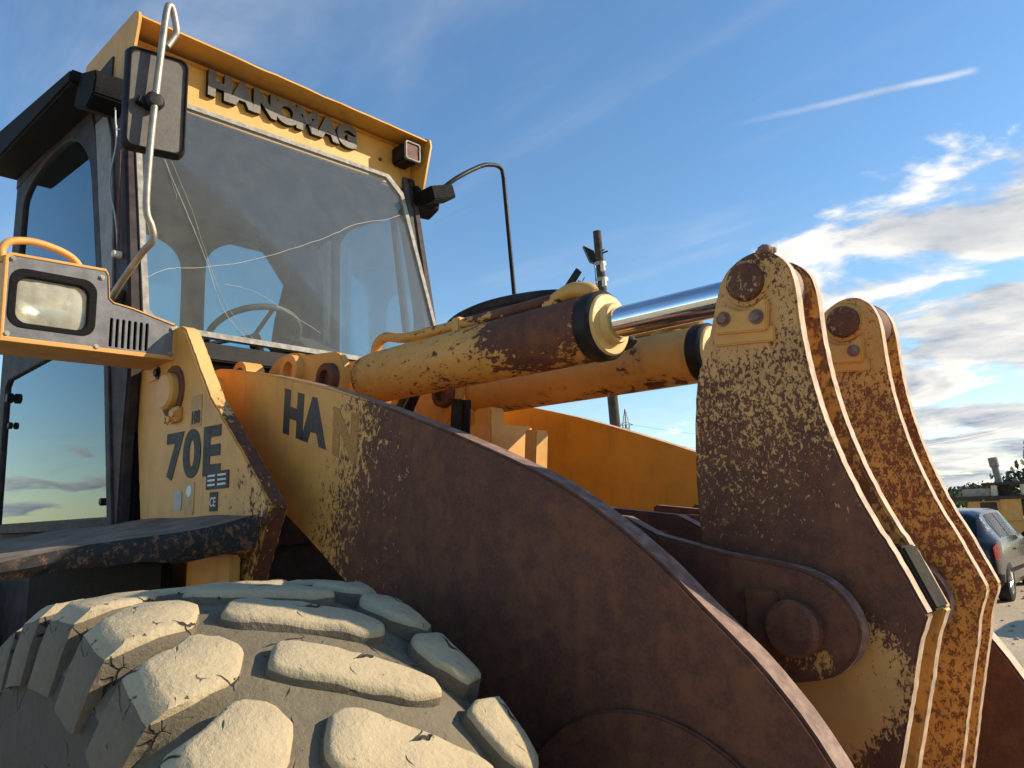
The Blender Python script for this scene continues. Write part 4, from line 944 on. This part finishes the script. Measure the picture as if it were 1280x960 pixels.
# lattice pylon far off
q = at(784, 560, 260); zb = gz(q.x, q.y)
ztop = at(784, 511, 260).z; hp = ztop-zb
PY = tag(empty('lattice_pylon', (q.x, q.y, zb)), 'distant steel lattice pylon on the skyline', 'pylon'); PYM = plain('pylon_steel', (.16, .17, .18), .6, metal=.4)
bm = bmesh.new(); lv = [(0, 3.4), (.25, 2.4), (.45, 1.6), (.60, 1.05), (.72, .85), (.84, .8), (1.0, .05)]
for i in range(len(lv)-1):
    (h0, w0), (h1, w1) = lv[i], lv[i+1]
    c0 = [Vector((a*w0, b_*w0, h0*hp)) for a, b_ in ((1, 1), (-1, 1), (-1, -1), (1, -1))]; c1 = [Vector((a*w1, b_*w1, h1*hp)) for a, b_ in ((1, 1), (-1, 1), (-1, -1), (1, -1))]
    for k in range(4):
        sweep_bm(bm, [c0[k], c1[k]], .13, 4); sweep_bm(bm, [c0[k], c1[(k+1) % 4]], .08, 4); sweep_bm(bm, [c0[(k+1) % 4], c1[k]], .08, 4); sweep_bm(bm, [c1[k], c1[(k+1) % 4]], .08, 4)
from_bm('mast', bm, PYM, PY, 0)
for h, L_ in ((.70, 3.0), (.84, 2.4)):
    bm = bmesh.new(); a = right.copy(); a.z = 0; a.normalize()
    for s in (-1, 1): sweep_bm(bm, [Vector((0, 0, h*hp)), a*s*L_+Vector((0, 0, h*hp))], .12, 4); sweep_bm(bm, [Vector((0, 0, h*hp+1.0)), a*s*L_+Vector((0, 0, h*hp))], .10, 4)
    from_bm('cross_arm', bm, PYM, PY, 0)
aa = right.copy(); aa.z = 0; aa.normalize()
for h, sx_ in ((.70, 3.0), (.70, -3.0), (.84, 2.4)):
    a0_ = aa*sx_+Vector((0, 0, h*hp)); pts = []
    for k in range(13):
        u = k/12; pts.append(a0_+aa*u*130-Vector((0, 0, 4*7*u*(1-u))))
    tube('power_line', pts, .035, PYM, PY, 4)

# shrubs, trees and field vegetation near the horizon
LEAF = plain('leaf_green', (.075, .105, .030), .8, var=.45, nscale=1.5, bumps=0); LEAF2 = plain('leaf_dark', (.035, .060, .025), .8, var=.45, nscale=1.5, bumps=0); BARK = plain('bark', (.09, .07, .05), .9)
def tree(name, x, y, h, w_, mat, label, cat, conifer=False, n=900, ls=.22, group=None):
    T = tag(empty(name, (x, y, gz(x, y))), label, cat, group)
    rnd = random.Random(int(x*13+y*7)); th = h*(.95 if conifer else .55)
    tube('trunk', [(0, 0, -.2), (.05*w_, 0, th*.5), (0, .05*w_, th)], [w_*.055, w_*.04, w_*.012], BARK, T, 7)
    bm = bmesh.new()
    if not conifer: cl_ = [(Vector((rnd.gauss(0, .27)*w_, rnd.gauss(0, .27)*w_, h*rnd.uniform(.38, .86))), w_*rnd.uniform(.13, .26)) for _ in range(13)]
    for _ in range(n):
        if conifer:
            z = h*(.08+.92*rnd.random()**1.3); rr = w_*.5*(1-z/h)*(.35+.75*rnd.random())*(1+.35*math.sin(z*9)); a = rnd.uniform(0, 6.283); c = Vector((rr*math.cos(a), rr*math.sin(a), z))
        else:
            cc0, r0 = rnd.choice(cl_); c = cc0+Vector((rnd.gauss(0, 1), rnd.gauss(0, 1), rnd.gauss(0, .8)))*r0*.62
        if c.z < .05: c.z = .05
        e1 = Vector((rnd.gauss(0, 1), rnd.gauss(0, 1), rnd.gauss(0, 1))).normalized(); e2 = e1.orthogonal().normalized(); s_ = ls*rnd.uniform(.5, 1.2)
        bm.faces.new([bm.verts.new(c+e1*s_), bm.verts.new(c+e2*s_*.55), bm.verts.new(c-e1*s_), bm.verts.new(c-e2*s_*.55)])
    me = bpy.data.meshes.new('crown'); bm.to_mesh(me); bm.free(); finish('crown', me, mat, T, 0)
q = at(1205, 620, 60); tree('shrub', q.x, q.y, 1.9, 1.8, LEAF, 'light green shrub on the field edge beside the old machine', 'shrub', n=700, ls=.20)
q = at(1282, 612, 45); tree('broadleaf_tree', q.x, q.y, 2.4, 3.4, LEAF2, 'dark green bushy tree behind the old yellow machine', 'tree', n=900, ls=.22)
q = at(1290, 600, 36); tree('conifer_tree', q.x, q.y, 3.5, 1.1, LEAF2, 'slim dark conifer whose branch tips poke in past the old machine', 'tree', True, 900, .14)
for i, (u, dist, h) in enumerate(((1192, 120, 1.2), (1218, 150, 1.9), (1226, 140, 2.2), (1236, 155, 2.3), (1250, 130, 1.8), (1262, 145, 2.2))):
    q = at(u, 618, dist); tree('hedge_bush', q.x, q.y, h, 4, LEAF2, 'dark bush in the hedge line far across the field', 'bush', n=420, ls=.28, group='hedge bushes across the field')

# loose stones on the yard
bm = bmesh.new(); rnd = random.Random(5)
for _ in range(900):
    s_ = rnd.uniform(3, 22); tw = rnd.gauss(0, .22); a = math.atan2(gdir.y, gdir.x)+tw
    x, y = CAM.x+s_*math.cos(a), CAM.y+s_*math.sin(a)
    if abs(y) < 1.5 and x < 1.6: continue
    r_ = rnd.uniform(.006, .03) if rnd.random() < .93 else rnd.uniform(.03, .06)
    ss = bmesh.ops.create_icosphere(bm, subdivisions=1, radius=r_); o_ = Vector((x, y, gz(x, y)+r_*.25))
    for v in ss['verts']: v.co = Vector((v.co.x*1.2, v.co.y, v.co.z*.65))*(1+.5*mnoise.noise(v.co/r_*1.3+o_))+o_
tag(from_bm('gravel', bm, plain('stone', (.33, .28, .21), .9, var=.4, nscale=3), None, 50), 'loose stones scattered over the dirt yard', None, None, 'stuff')
